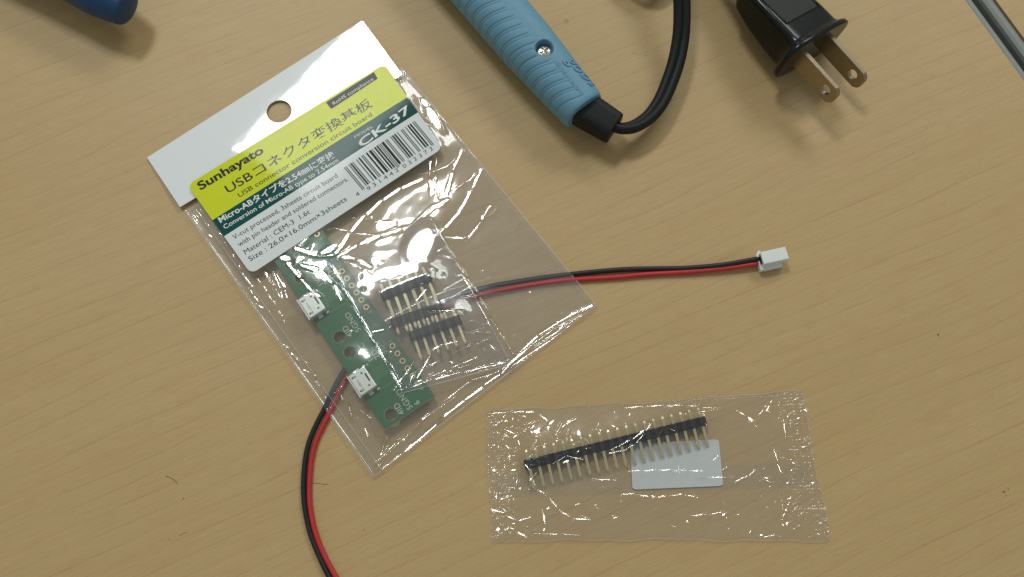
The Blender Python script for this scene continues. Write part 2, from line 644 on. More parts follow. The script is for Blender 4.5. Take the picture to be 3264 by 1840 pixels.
def upsample(Z, na, nb):
    nb0, na0 = Z.shape
    x = np.linspace(0, na0 - 1, na)
    y = np.linspace(0, nb0 - 1, nb)
    i = np.minimum(x.astype(int), na0 - 2)
    j = np.minimum(y.astype(int), nb0 - 2)
    fx, fy = (x - i)[None, :], (y - j)[:, None]
    g = lambda a, b: Z[np.ix_(a, b)]
    return (g(j, i) * (1 - fx) + g(j, i + 1) * fx) * (1 - fy) + (g(j + 1, i) * (1 - fx) + g(j + 1, i + 1) * fx) * fy

# =================================================================== the tables
e0, e1 = at(3076, 0), at(3264, 258)
ed = (e1 - e0).normalized()                       # along the table edge, downwards in the picture
en = Vector((ed.y, -ed.x, 0))
if en.dot(at(1632, 920) - e0) > 0:
    en = -en                                      # outward, away from the table
A0, A1 = e0 - ed * 60, e0 + ed * 90

def slab(name, p, q, depth0, depth1, z0, z1, mat, parent, bevel=0.0):
    pts = [p + en * depth0, q + en * depth0, q + en * depth1, p + en * depth1]
    b = prism_bm([(v.x, v.y) for v in pts], z0, z1, bevel)
    o = from_bm(name, b, mat, parent)
    if parent:
        o.location = -origin(parent)
    return o

top = slab('tabletop', A0, A1, -75, 0, -2.4, 0.0, M['wood'], None)
tag(top, 'beige wood-grain laminate tabletop under everything', kind='structure')
slab('edge_band', A0, A1, 0.003, 0.205, -2.4, -0.012, M['edge'], top, 0.05)
nt_ = thing('table', 'second wood table with a grey edge beyond the dark gap at the top right corner', 'table', A0 + en * 1.0 + Vector((0, 0, -2.8)))
slab('edge_band', A0, A1, 0.80, 1.18, -2.8, -0.42, M['edge'], nt_, 0.14)
slab('tabletop', A0, A1, 1.183, 60, -2.8, -0.40, M['wood'], nt_)
fl = slab('floor', A0, A1, -90, 90, -71, -70, M['dark'], None)
tag(fl, 'dark floor seen through the gap between the tables', kind='structure')

# =================================================================== dark blue tool handle, top left
tp = [(415, 32), (398, 24), (370, 8), (330, -14), (280, -42), (225, -72), (150, -110), (60, -150), (-40, -190)]
tz = [1.05, 1.05, 1.05, 1.06, 1.08, 1.1, 1.1, 1.05, 1.0]
path = catmull([at(u, v, z) for (u, v), z in zip(tp, tz)], 8)
rr = []
n = len(path)
for i in range(n):
    s = i / (n - 1) * 12.5
    r = 0.50 + 0.22 * min(1, s / 5)
    if s < 1.3:
        r *= math.sqrt(max(0.004, 1 - ((1.3 - s) / 1.3) ** 2)) * 1.0
    rr.append((r, r * 0.82))
hd = thing('hand_tool', 'dark blue rounded tool handle reaching in over the top left corner', 'tool', at(330, 0, 0))
# blunt tip: extend the path backwards a little so that the end is a dome
d0 = (path[0] - path[1]).normalized()
tube('grip', path, rr, M['navy'], hd, 28)

# =================================================================== soldering iron
ax0, ax1 = at(1862, 356, 0.85), at(1512, -52, 0.92)   # end by the cord, and outwards beyond the frame
axd = (ax1 - ax0).normalized()
sid = Vector((axd.y, -axd.x, 0)).normalized()          # to the right in the picture
if sid.dot(at(1900, 300) - at(1800, 400)) < 0:
    sid = -sid
upv = Vector((0, 0, 1))
HL = 8.2
def half_w(s):
    w_ = 0.665 + 0.155 * min(1, s / 2.6) + 0.012 * max(0, s - 2.6)
    if s < 0.16:
        w_ *= 0.90 + 0.10 * math.sqrt(max(0, 1 - ((0.16 - s) / 0.16) ** 2))
    return min(w_, 0.88)
iron = thing('soldering_iron', 'pale blue ribbed soldering iron handle with a black flat cord', 'soldering iron', at(1862, 356, 0))

NU, NV = 760, 170
ss = np.linspace(0, HL, NU)
vv = np.linspace(0, 2 * np.pi, NV)
SS, VV = np.meshgrid(ss, vv)
HW = np.vectorize(half_w)(SS)
HH = HW * 0.95
pexp = 2.45
cv, sv = np.cos(VV), np.sin(VV)
Lx = np.sign(cv) * np.abs(cv) ** (2 / pexp)
Lz = np.sign(sv) * np.abs(sv) ** (2 / pexp)
lat, hei = Lx * HW, Lz * HH
# arc-length-like coordinate across the top, negative on the ribbed side
disp = np.zeros_like(lat)
topm = (sv > -0.2)
for k in range(-1, 24):
    s0 = 0.70 + 0.345 * k                              # where this rib's rounded inner end sits, along the axis
    # rib axis: from inner end (lat -0.05) to the outer edge, leaning towards the tip
    a_in = -0.10 - 0.03 * math.sin(k * 0.7)
    if k == 4:
        a_in = -0.30                                   # cut short by the screw well
    ds = SS - (s0 + (-(lat - a_in)) * 0.36)
    over = np.maximum(lat - a_in, 0)
    dist = np.hypot(over, ds)                          # distance to the rib's centre line
    rim = np.exp(-0.5 * ((dist - 0.128) / 0.014) ** 2) * (dist < 0.3)
    body = np.exp(-(dist / 0.115) ** 6)
    disp += np.where(topm, -0.017 * rim + 0.010 * body, 0)
# mould seam just right of the middle, from the screw well outwards
seam = np.exp(-0.5 * ((lat - 0.10) / 0.010) ** 2) * (SS > 2.45) * (sv > 0)
disp -= 0.010 * seam
lowseam = np.exp(-0.5 * (np.abs(lat + HW * 0.985) / 0.012) ** 2)
disp -= 0.008 * lowseam
R = np.hypot(lat, hei) + 1e-6
lat2, hei2 = lat * (1 + disp / R), hei * (1 + disp / R)
# screw well
pw_ = at(1736, 157, 1.55)
sw = (pw_ - ax0).dot(axd)
lw_ = (pw_ - ax0).dot(sid)
dw = np.hypot(SS - sw, lat - lw_)
well = np.clip((0.262 - dw) / 0.03, 0, 1) * (sv > 0.2)
hei2 = hei2 * (1 - well) + (HH * 0.62) * well
P0 = np.array(ax0)
Xh = P0[0] + axd.x * SS + sid.x * lat2
Yh = P0[1] + axd.y * SS + sid.y * lat2
Zh = P0[2] + axd.z * SS + hei2
handle = grid_mesh('handle', Xh, Yh, Zh, M['blue_handle'], iron)
bm = bmesh.new()
bm.from_mesh(handle.data)
bmesh.ops.remove_doubles(bm, verts=bm.verts, dist=1e-5)
bd = [e for e in bm.edges if e.is_boundary]
bmesh.ops.holes_fill(bm, edges=bd, sides=0)
bmesh.ops.recalc_face_normals(bm, faces=bm.faces)
for f in bm.faces:
    f.smooth = len(f.verts) == 4
bm.to_mesh(handle.data)
bm.free()

def iron_top(s, l):
    w_ = half_w(s)
    q = max(0.0, 1 - abs(l / w_) ** pexp) ** (1 / pexp)
    return Vector(ax0) + axd * s + sid * l + upv * (w_ * 0.95 * q)

# screw in its well
sc_c = Vector(ax0) + axd * sw + sid * lw_ + upv * (half_w(sw) * 0.95 * 0.62)
ang = np.linspace(0, 2 * np.pi, 97)
rad = np.linspace(0.0, 0.222, 40)
RA, AN = np.meshgrid(rad, ang)
cx_, cy_ = RA * np.cos(AN), RA * np.sin(AN)
zz = 0.14 - 0.9 * RA ** 2
arm = lambda a, b: np.clip((0.030 - np.abs(a)) / 0.012, 0, 1) * np.clip((0.135 - np.abs(b)) / 0.02, 0, 1)
zz -= 0.085 * np.maximum(arm(cx_ * .8 + cy_ * .6, -cx_ * .6 + cy_ * .8), arm(-cx_ * .6 + cy_ * .8, cx_ * .8 + cy_ * .6))
zz[:, -1] = -0.05
grid_mesh('screw', sc_c.x + cx_, sc_c.y + cy_, sc_c.z + zz - 0.02, M['steel'], iron)

def iron_text(body, pA, pB, height, bold, lift):
    V, F = text_mesh(body, bold, 0.0)
    x0, x1 = V[:, 0].min(), V[:, 0].max()
    a, b = at(*pA, 1.5), at(*pB, 1.5)
    W = []
    for v in V:
        t = (v[0] - x0) / (x1 - x0)
        p = a.lerp(b, t) + sid * 0
        q = p + (sid * 0.97 + axd * -0.10) * (v[1] * height / 0.7)
        s, l = (q - ax0).dot(axd), (q - ax0).dot(sid)
        W.append((s, l))
    lo = [iron_top(s, l) - upv * 0.02 for s, l in W]
    hi = [iron_top(s, l) + upv * lift for s, l in W]
    nV = len(V)
    faces = [tuple(f) for f in F]
    cnt = {}
    for f in F:
        for i in range(len(f)):
            e = (f[i], f[(i + 1) % len(f)])
            cnt[e] = cnt.get(e, 0) + 1
    sides = [(a_, b_, b_ + nV, a_ + nV) for (a_, b_) in cnt if (b_, a_) not in cnt]
    return mesh('lettering', hi + lo, faces + sides, M['blue_handle'], iron)
iron_text('MADE IN JAPAN', (1766, 204), (1851, 306), 0.115, 0.0, 0.008)
iron_text('goot', (1801, 193), (1887, 270), 0.35, 0.022, 0.032)

# cord sleeve and flat twin cord
sl0, sl1 = at(1850, 342, 0.80), at(1960, 411, 0.72)
sld = (sl1 - sl0).normalized()
sls = Vector((sld.y, -sld.x, 0)).normalized()
V, F = [], []
secs = [(0, .50, .42), (.25, .495, .41), (1.10, .465, .36), (1.32, .455, .345), (1.36, .435, .32)]
LS = (sl1 - sl0).length
for s, a, b in secs:
    c = sl0 + sld * (s / 1.36 * LS)
    for k in range(32):
        t = 2 * math.pi * k / 32
        V.append(c + sls * (a * math.copysign(abs(math.cos(t)) ** .5, math.cos(t))) + upv * (b * math.copysign(abs(math.sin(t)) ** .5, math.sin(t))))
for i in range(len(secs) - 1):
    for k in range(32):
        a, b = i * 32 + k, i * 32 + (k + 1) % 32
        F.append((a, b, b + 32, a + 32))
F.append(tuple(range((len(secs) - 1) * 32, len(secs) * 32)))
F.append(tuple(range(31, -1, -1)))
slv = mesh('cord_sleeve', V, F, M['black_matte'], iron, False)
bm = bmesh.new(); bm.from_mesh(slv.data); bmesh.ops.recalc_face_normals(bm, faces=bm.faces); bm.to_mesh(slv.data); bm.free()

cp = [(1948, 402, .72), (1985, 410, .70), (2025, 402, .66), (2070, 372, .62), (2106, 325, .62), (2134, 262, .66), (2156, 195, .75),
      (2170, 120, .9), (2174, 50, 1.1), (2172, -30, 1.35), (2166, -120, 1.6), (2150, -240, 1.8)]
cpath = catmull([at(*p) for p in cp], 10)
NC = len(cpath)
def cord_lobes(name, pth, parent, mat, tw0, tw1, off=0.108, r=0.150, seg=16):
    """figure-of-eight flat cord: two round lobes joined side by side, slowly twisting"""
    V, F = [], []
    m_ = len(pth)
    for lobe in (-1, 1):
        base = len(V)
        for i, p in enumerate(pth):
            t = (pth[min(i + 1, m_ - 1)] - pth[max(i - 1, 0)]).normalized()
            side = t.cross(upv).normalized()
            u2 = side.cross(t)
            f = i / (m_ - 1)
            tw = tw0 + (tw1 - tw0) * min(1, f * 1.6)
            o = (side * math.cos(tw) + u2 * math.sin(tw)) * (off * lobe)
            for k in range(seg):
                a = 2 * math.pi * k / seg
                V.append(p + o + side * (r * math.cos(a)) + u2 * (r * math.sin(a)))
        for i in range(m_ - 1):
            for k in range(seg):
                a, b = base + i * seg + k, base + i * seg + (k + 1) % seg
                F.append((a, a + seg, b + seg, b))
    o = mesh(name, V, F, mat, parent, True)
    b2 = bmesh.new(); b2.from_mesh(o.data); bmesh.ops.recalc_face_normals(b2, faces=b2.faces); b2.to_mesh(o.data); b2.free()
    return o
cord_lobes('cord', cpath, iron, M['black_matte'], math.radians(62), math.radians(4))

# =================================================================== power plug
PZ = 1.02
fc = at(2590, 160, PZ)                                   # centre of the flange's outer face
bl_a, bl_b = at(2580, 192, PZ), at(2692, 317, PZ)
pa = (bl_b - bl_a).normalized()                          # along the blades
ph = Vector((-pa.y, pa.x, 0))
if ph.dot(at(2700, 60, PZ) - fc) < 0:
    ph = -ph                                             # to the upper right in the picture
roll = math.radians(75)
pw = ph * math.cos(roll) + upv * math.sin(roll)          # across a blade
pn = -ph * math.sin(roll) + upv * math.cos(roll)         # from blade to blade
plug = thing('power_plug', 'black two-blade mains plug lying on its side with bare metal blades', 'plug', (fc.x, fc.y, 0))
def sq(c, p):
    return math.copysign(abs(c) ** (2 / p), c)
def loft(name, secs, mat, parent, seg=64, smooth=True, cap=True):
    """secs: (distance back from the flange face, half size along n, half size along w, exponent)"""
    V, F = [], []
    for s, a, b, p in secs:
        c = fc - pa * s
        for k in range(seg):
            t = 2 * math.pi * k / seg
            V.append(c + pn * (a * sq(math.cos(t), p)) + pw * (b * sq(math.sin(t), p)))
    for i in range(len(secs) - 1):
        for k in range(seg):
            a, b = i * seg + k, i * seg + (k + 1) % seg
            F.append((a, b, b + seg, a + seg))
    if cap:
        F.append(tuple(range(seg - 1, -1, -1)))
        F.append(tuple(range((len(secs) - 1) * seg, len(secs) * seg)))
    o = mesh(name, V, F, mat, parent, smooth)
    b2 = bmesh.new(); b2.from_mesh(o.data); bmesh.ops.recalc_face_normals(b2, faces=b2.faces)
    for f in b2.faces:
        if len(f.verts) > 4: f.smooth = False
    b2.to_mesh(o.data); b2.free()
    return o
loft('flange', [(0, 1.28, .78, 3.6), (.025, 1.32, .82, 3.6), (.13, 1.32, .82, 3.6), (.17, 1.29, .79, 3.6), (.20, 1.20, .76, 3.8)], M['black_gloss'], plug)
pb = [(.18, 1.15, .76, 4.0), (.24, 1.05, .69, 5), (.34, .98, .65, 6), (.5, .94, .62, 9), (.9, .92, .605, 10), (1.4, .90, .57, 10), (1.9, .87, .53, 9), (2.3, .84, .49, 6),
      (2.45, .83, .48, 5), (2.5, .82, .47, 4), (2.62, .70, .42, 4), (3.4, .54, .35, 3), (4.2, .40, .30, 2.5)]
loft('body', pb, M['black_gloss'], plug)
# grained panel let into the upper right face, in a thin raised frame
def face_pt(s, n_, lift):
    # half size across w at this distance back
    for (s0, a0, b0, p0), (s1, a1, b1, p1) in zip(pb[:-1], pb[1:]):
        if s0 <= s <= s1:
            f = (s - s0) / (s1 - s0)
            b_ = b0 + (b1 - b0) * f
            break
    return fc - pa * s + pn * n_ + pw * (b_ + lift)
gx, gy = np.linspace(.92, 2.40, 24), np.linspace(-.68, .68, 14)
V = [face_pt(s, n_, 0.004) for n_ in gy for s in gx]
mesh('grip_panel', V, [tuple(f) for f in grid_faces(24, 14)], M['black_grain'], plug)
for (s0, n0), (s1, n1) in (((.88, -.72), (.88, .72)), ((.88, .72), (2.40, .72)), ((.88, -.72), (2.40, -.72))):
    pth = [face_pt(s0 + (s1 - s0) * k / 8, n0 + (n1 - n0) * k / 8, 0.002) for k in range(9)]
    tube('panel_rim', pth, 0.022, M['black_gloss'], plug, 8)
# blades
def blade(off_n, length):
    W2, T2 = 0.315, 0.075
    out = [(-0.3, -W2), (length - .17, -W2), (length - .05, -W2 * .72), (length, -W2 * .40), (length, W2 * .40), (length - .05, W2 * .72), (length - .17, W2), (-0.3, W2)]
    hole = circle_pts(length - 0.40, 0.0, 0.155, 24)
    b = holed_bm(out, [hole], -T2, T2)
    bmesh.ops.bevel(b, geom=[e for e in b.edges if e.calc_face_angle(0) > 1.0], offset=0.012, segments=1, affect='EDGES')
    o = from_bm('blade', b, M['brass'], plug)
    mw = Matrix((( pa.x, pw.x, -pn.x), (pa.y, pw.y, -pn.y), (pa.z, pw.z, -pn.z)))
    o.matrix_local = Matrix.Translation(fc - origin(plug) + pn * off_n) @ mw.to_4x4()
    return o
blade(0.60, 1.62)
blade(-0.60, 1.66)
# cable beyond the grip
c0 = fc - pa * 4.1
cpath2 = catmull([c0, c0 - pa * .7 + upv * .1] + [at(*q) for q in ((2185, -240, 1.0), (2140, -130, .75), (2095, -62, .62), (2030, -70, .55), (1960, -140, .5), (1900, -290, .5))], 10)
cord_lobes('cord', cpath2, plug, M['black_matte'], roll, math.radians(10))

# =================================================================== two-wire lead with white connector
lead = thing('wire_lead', 'red and black wire pair with a white plastic connector, running beneath the packaged boards', 'cable', at(2430, 840, 0))
WR = 0.071
bk = [(2440, 822, .22), (2400, 828, .22), (2300, 845, .18), (2180, 855, .12), (2060, 857, .085), (1960, 861, .08), (1817, 875, .08), (1700, 890, .08), (1586, 909, .08), (1528, 922, .08), (1431, 951, .08),
      (1340, 990, .08), (1240, 1045, .08), (1150, 1115, .08), (1085, 1200, .08), (1034, 1304, .08), (1011, 1348, .08), (987, 1404, .08), (974, 1460, .08),
      (968, 1523, .08), (968, 1582, .08), (974, 1634, .08), (989, 1701, .08), (1015, 1768, .08), (1052, 1845, .08), (1105, 1930, .08), (1170, 2010, .08)]
rd = [(2440, 838, .16), (2400, 843, .16), (2300, 857, .13), (2180, 868, .09), (2060, 875, .08), (1960, 884, .08), (1817, 893, .08), (1700, 907, .08), (1586, 928, .08), (1528, 942, .08), (1436, 972, .08),
      (1348, 1010, .08), (1252, 1062, .08), (1166, 1128, .08), (1103, 1208, .08), (1052, 1314, .08), (1030, 1358, .08), (1006, 1411, .08), (993, 1466, .08),
      (987, 1530, .08), (986, 1588, .08), (992, 1640, .08), (1006, 1700, .08), (1030, 1762, .08), (1070, 1838, .08), (1124, 1920, .08), (1188, 1998, .08)]
WB = catmull([at(*p) for p in bk], 8)
WRD = catmull([at(*p) for p in rd], 8)
tag(tube('wire', WB, WR, M['wire_black'], lead, 14), 'black insulated wire')
tag(tube('wire', WRD, WR, M['wire_red'], lead, 14), 'red insulated wire')
# connector housing
q0, q1 = at(2421, 832, .2), at(2513, 812, .2)
cd = (q1 - q0).normalized()
cs = Vector((-cd.y, cd.x, 0))
def cmat():
    return Matrix(((cd.x, cs.x, 0), (cd.y, cs.y, 0), (0, 0, 1))).to_4x4()
conn_bm = prism_bm(box_pts(0.0, 0.75, -0.185, 0.185), 0.13, 0.47, 0.025, 2)
prism_bm(box_pts(-0.02, 0.62, -0.30, 0.05), 0.02, 0.19, 0.03, 2, conn_bm)
prism_bm([(-.06, -.30), (.10, -.30), (.10, .12), (-.06, .12)], 0.02, 0.24, 0.03, 2, conn_bm)
prism_bm([(-.10, .12), (-.05, .22), (.02, .275), (.06, .26), (.06, .10), (-.06, .08)], 0.08, 0.34, 0.02, 2, conn_bm)
conn = from_bm('connector', conn_bm, M['nylon'], lead)
conn.matrix_local = Matrix.Translation(q0 - origin(lead) - Vector((0, 0, .2))) @ cmat()
ob = prism_bm(box_pts(-0.012, -0.002, -0.13, 0.13), 0.20, 0.40)
hole_o = from_bm('wire_opening', ob, M['slot'], conn)

# =================================================================== circuit board panel (three boards, V-cut)
b00, b10, b01 = at(1227, 1369, .36), at(1383, 1263, .36), at(1063, 1119, .32)
by = (b01 - b00).normalized()
bx = (b10 - b00)
bx = (bx - by * bx.dot(by)).normalized()
bz = bx.cross(by).normalized()
BW = 1.60
BH = (b01 - b00).length
BM = Matrix.Translation(b00) @ Matrix(((bx.x, by.x, bz.x), (bx.y, by.y, bz.y), (bx.z, by.z, bz.z))).to_4x4()
BMI = BM.inverted()
panel = bpy.data.objects.new('circuit_board', None)
COL.objects.link(panel)
panel.matrix_world = BM
tag(panel, 'green circuit board panel with micro sockets inside the labelled clear bag', 'circuit board')
def bl(u, v):
    p = BMI @ at_plane(u, v, b00, bz)
    return p.x, p.y
PT = 0.16
h1 = bl(1245, 1321)
h2 = bl(1115, 1121)
pd0 = bl(1251, 1103)
usb_c = ((bl(1102, 1210)[1] + bl(1146, 1277)[1]) / 2)
pads = [(1.36, pd0[1] - 0.254 * k) for k in range(6)]
pads = [(pd0[0], p[1]) for p in pads]
def board_section(k):
    y0, y1 = k * BH + 0.012, (k + 1) * BH - 0.012
    if k == 0: y0 = 0
    holes = [circle_pts(h1[0], h1[1] + k * BH, .172, 36)]
    if k < 2:
        holes.append(circle_pts(h2[0], h2[1] + k * BH, .172, 36))
    holes = [h for h in holes if max(q[1] for q in h) < y1]
    for (px_, py_) in pads:
        holes.append(circle_pts(px_, py_ + k * BH, .045, 14))
    b = holed_bm(box_pts(0, BW, y0, y1), holes, -PT, 0.0)
    s = from_bm('board', b, M['board'], panel)
    s.data.materials.append(M['board_core'])
    for f in s.data.polygons:
        if abs(f.normal.z) < .5:
            f.material_index = 1
    def ring(cx, cy, r0, r1, mt, nm, z=0.003, nseg=24):
        o_, i_ = circle_pts(cx, cy, r1, nseg), circle_pts(cx, cy, r0, nseg)
        V = [(p[0], p[1], z) for p in o_] + [(p[0], p[1], z) for p in i_]
        Fc = [(a, (a + 1) % nseg, nseg + (a + 1) % nseg, nseg + a) for a in range(nseg)]
        return mesh(nm, V, Fc, mt, s, local=True)
    for (px_, py_) in pads:
        ring(px_, py_ + k * BH, .046, .083, M['pad'], 'pad')
    for hx, hy in (h1, h2):
        if hy + k * BH + .2 < y1:
            ring(hx, hy + k * BH, .173, .190, M['trace'], 'hole_rim')
    # copper tracks from the socket to the pads
    V, F = [], []
    for j in range(5):
        yy = usb_c + k * BH + (j - 2) * 0.065
        tgt = pads[4 - j] if j < 4 else pads[0]
        pts = [(0.50, yy), (0.86 + 0.0 * j, yy), (0.99, yy + (j - 2) * 0.075), (tgt[0] - .07, tgt[1] + k * BH - (0.0 if j != 2 else 0.0))]
        for (ax_, ay_), (bx_, by_) in zip(pts[:-1], pts[1:]):
            d = Vector((bx_ - ax_, by_ - ay_)); L_ = d.length; d.normalize(); nn = Vector((-d.y, d.x)) * 0.011
            i0 = len(V)
            V += [(ax_ - nn.x, ay_ - nn.y, .0025 + j * 2e-4), (bx_ - nn.x, by_ - nn.y, .0025 + j * 2e-4), (bx_ + nn.x, by_ + nn.y, .0025 + j * 2e-4), (ax_ + nn.x, ay_ + nn.y, .0025 + j * 2e-4)]
            F.append((i0, i0 + 1, i0 + 2, i0 + 3))
    # the shell's ground track, along the end away from the pads
    for yy in (usb_c + k * BH - .42,):
        i0 = len(V)
        V += [(.45, yy - .01, .0026), (1.0, yy - .01, .0026), (1.0, yy + .01, .0026), (.45, yy + .01, .0026)]
        F.append((i0, i0 + 1, i0 + 2, i0 + 3))
    mesh('copper_track', V, F, M['trace'], s, local=True)
    # printed pin names; they read along the panel, away from its free end
    def silk(body, x, y, size):
        V_, F_ = text_mesh(body, 0.008, 0.0, 1.08)
        V2 = [(x - v[1] * size / .7, y + v[0] * size / .7, .0045) for v in V_]
        o = mesh('lettering', V2, F_, M['silk'], s, local=True)
        return o
    for body, (u, v) in (('4ID', (1291, 1316)), ('5GND', (1317, 1300)), ('6', (1340, 1285)), ('1VCC', (1193, 1148)), ('2D-', (1213, 1138)), ('3D+', (1236, 1124))):
        x, y = bl(u, v)
        if k == 2 and body[0] in '456':
            pass
        silk(body, x, y + k * BH, 0.16)
    silk('6', pads[5][0] + .06, pads[5][1] + k * BH - .22, .10)
    silk('1', pads[0][0] + .06, pads[0][1] + k * BH + .12, .10)
    return s
for k in range(3):
    board_section(k)
web = from_bm('v_groove', prism_bm(box_pts(0.002, BW - 0.002, BH - .02, BH + .02), -.10, -.035), M['board_core'], panel)
w2 = web.copy(); COL.objects.link(w2); w2.parent = panel; w2.location = (0, BH, 0)
# micro sockets
def socket(k):
    x0, x1 = bl(1102, 1210)[0] + .03, 0
    x0 = -0.055
    x1 = 0.47
    yc = usb_c + k * BH
    hw = 0.335
    b = prism_bm(round_rect(x0, x1, yc - hw, yc + hw, .035, 3), 0.0, 0.235, 0.03, 2)
    prism_bm(box_pts(x0 - .035, x0 + .012, yc - hw - .02, yc + hw + .02), 0.045, 0.225, 0.012, 1, b)
    prism_bm(box_pts(.16, .30, yc - hw - .085, yc + hw + .085), 0.0, 0.03, 0.008, 1, b)
    sh = from_bm('usb_socket', b, M['tin'], panel)
    def slot(x_, y_, a, c_):
        o = from_bm('slot', prism_bm(round_rect(x_ - a, x_ + a, y_ - c_, y_ + c_, min(a, c_) * .4, 2), .228, .238), M['slot'], sh)
        return o
    slot(x0 + .125, yc + .215, .062, .027)
    slot(x0 + .125, yc - .215, .062, .027)
    slot(x0 + .36, yc + .20, .028, .020)
    slot(x0 + .36, yc - .20, .028, .020)
    slot(x0 + .435, yc + .015, .022, .125)
    # spring tongues inside the front slots
    for sg in (-1, 1):
        from_bm('spring', prism_bm(box_pts(x0 + .10, x0 + .18, yc + sg * .215 - .010, yc + sg * .215 + .010), .236, .2405), M['tin'], sh)
    # small stamped mark
    V_, F_ = text_mesh('v.001v', 0.0, 0.0, 1.0)
    V2 = [(x0 + .19 - v[1] * .085, yc - .155 + v[0] * .105, .2365) for v in V_]
    mesh('stamped_mark', V2, F_, M['grey_ink'], sh, local=True)
    for sg in (-1, 1):
        from_bm('solder_tab', prism_bm(box_pts(.40, .49, yc + sg * (hw + .045) - .035, yc + sg * (hw + .045) + .035), 0, .05, .012, 1), M['tin'], sh)
    return sh
for k in range(2):
    socket(k)

# =================================================================== pin headers
def header_meshes(npin, ls, ll):
    P = 0.254
    bm = bmesh.new()
    for i in range(npin):
        x = i * P
        c = 0.072
        h = 0.125
        oct_ = [(x - P / 2 + c, -h), (x + P / 2 - c, -h), (x + P / 2 - .004, -h + c), (x + P / 2 - .004, h - c), (x + P / 2 - c, h), (x - P / 2 + c, h), (x - P / 2 + .004, h - c), (x - P / 2 + .004, -h + c)]
        v0 = [bm.verts.new((p[0], -.125, p[1])) for p in oct_]
        v1 = [bm.verts.new((p[0], .125, p[1])) for p in oct_]
        bm.faces.new(v0); bm.faces.new(v1[::-1])
        for a in range(8):
            bm.faces.new((v0[a], v1[a], v1[(a + 1) % 8], v0[(a + 1) % 8]))
        if i < npin - 1:      # the neck that joins neighbouring blocks
            a, b = x + P / 2 - .01, x + P / 2 + .01
            vs = [bm.verts.new(p) for p in ((a, -.12, -.07), (b, -.12, -.07), (b, .12, -.07), (a, .12, -.07), (a, -.12, .07), (b, -.12, .07), (b, .12, .07), (a, .12, .07))]
            for f in ((0, 1, 2, 3), (4, 5, 6, 7), (0, 1, 5, 4), (1, 2, 6, 5), (2, 3, 7, 6), (3, 0, 4, 7)):
                bm.faces.new([vs[q] for q in f])
    bmesh.ops.recalc_face_normals(bm, faces=bm.faces)
    body = bpy.data.meshes.new('housing')
    bm.to_mesh(body); bm.free()
    body.materials.append(M['pin_body'])
    bm = bmesh.new()
    r = 0.036
    ring = []
    for y, s in ((-.125 - ll, .45), (-.125 - ll + .06, 1), (.125 + ls - .06, 1), (.125 + ls, .45)):
        ring.append([bm.verts.new((sx * r * s, y, sz * r * s)) for sx, sz in ((-1, -1), (1, -1), (1, 1), (-1, 1))])
    for a, b in zip(ring[:-1], ring[1:]):
        for q in range(4):
            bm.faces.new((a[q], a[(q + 1) % 4], b[(q + 1) % 4], b[q]))
    bm.faces.new(ring[0]); bm.faces.new(ring[-1][::-1])
    bmesh.ops.recalc_face_normals(bm, faces=bm.faces)
    pin = bpy.data.meshes.new('pin')
    bm.to_mesh(pin); bm.free()
    pin.materials.append(M['gold'])
    return body, pin

def pin_header(label, npin, meshes, p_first, p_last, tilt, flip=False, group=None):
    """strip from p_first to p_last; long pins point down the picture unless flipped"""
    body, pin = meshes
    x = (p_last - p_first).normalized()
    if flip:
        x, p_first = -x, p_last
    y = Vector((-x.y, x.x, 0)).normalized()
    z = x.cross(y).normalized()
    rt = Matrix.Rotation(tilt, 3, x)
    y, z = rt @ y, rt @ z
    root = bpy.data.objects.new('pin_header', None)
    COL.objects.link(root)
    root.matrix_world = Matrix.Translation(p_first) @ Matrix(((x.x, y.x, z.x), (x.y, y.y, z.y), (x.z, y.z, z.z))).to_4x4()
    tag(root, label, 'pin header', group)
    o = bpy.data.objects.new('housing', body)
    COL.objects.link(o); o.parent = root
    for i in range(npin):
        q = bpy.data.objects.new('pin', pin)
        COL.objects.link(q); q.parent = root
        q.location = (0.254 * i, 0, 0)
        q.rotation_euler = (random.uniform(-.012, .012), random.uniform(-.08, .08), random.uniform(-.02, .02))
    return root

def z3(x, y): return (860 + x * 800 / 2420, 700 + y * 800 / 2420)
HZ = 0.305
six = header_meshes(6, 0.24, 0.60)
g6 = 'six-pin headers in the small inner bag'
strips = [((1092, 724), (1530, 548), False, 'uppermost six-pin black header in the small inner bag, nearest the bright glare'),
          ((1190, 990), (1640, 838), True, 'middle one of the three short pin headers in the small inner bag'),
          ((1376, 1116), (1808, 962), False, 'lowest six-pin black header in the small inner bag, long pins toward the bag bottom')]
strip_obst = []
for a, b, fl_, lab in strips:
    pA, pB = at(*z3(*a), HZ + .12), at(*z3(*b), HZ + .12)
    pA.z = pB.z = HZ
    mid, dirv = (pA + pB) / 2, (pB - pA).normalized()
    pA, pB = mid - dirv * 0.635, mid + dirv * 0.635
    pin_header(lab, 6, six, pA, pB, 0.0, fl_, g6)
    nn = Vector((-dirv.y, dirv.x, 0))
    strip_obst.append(([pA - dirv * .13 - nn * .13, pB + dirv * .13 - nn * .13, pB + dirv * .13 + nn * .13, pA - dirv * .13 + nn * .13], HZ + .125))
    lo_, hi_ = (-.38, .75) if fl_ else (-.75, .38)
    strip_obst.append(([pA - dirv * .03 + nn * lo_, pB + dirv * .03 + nn * lo_, pB + dirv * .03 + nn * hi_, pA - dirv * .03 + nn * hi_], HZ + .034))

# loose twenty-pin header in the crinkled packet
twenty = header_meshes(20, 0.26, 0.56)
pA, pB = at(1686, 1478, .30), at(2238, 1343, .30)
pA.z = pB.z = .21
mid, dirv = (pA + pB) / 2, (pB - pA).normalized()
l20A, l20B = mid - dirv * 2.413, mid + dirv * 2.413
pin_header('long twenty-pin black header inside the crinkled clear packet', 20, twenty, l20A, l20B, math.radians(9))

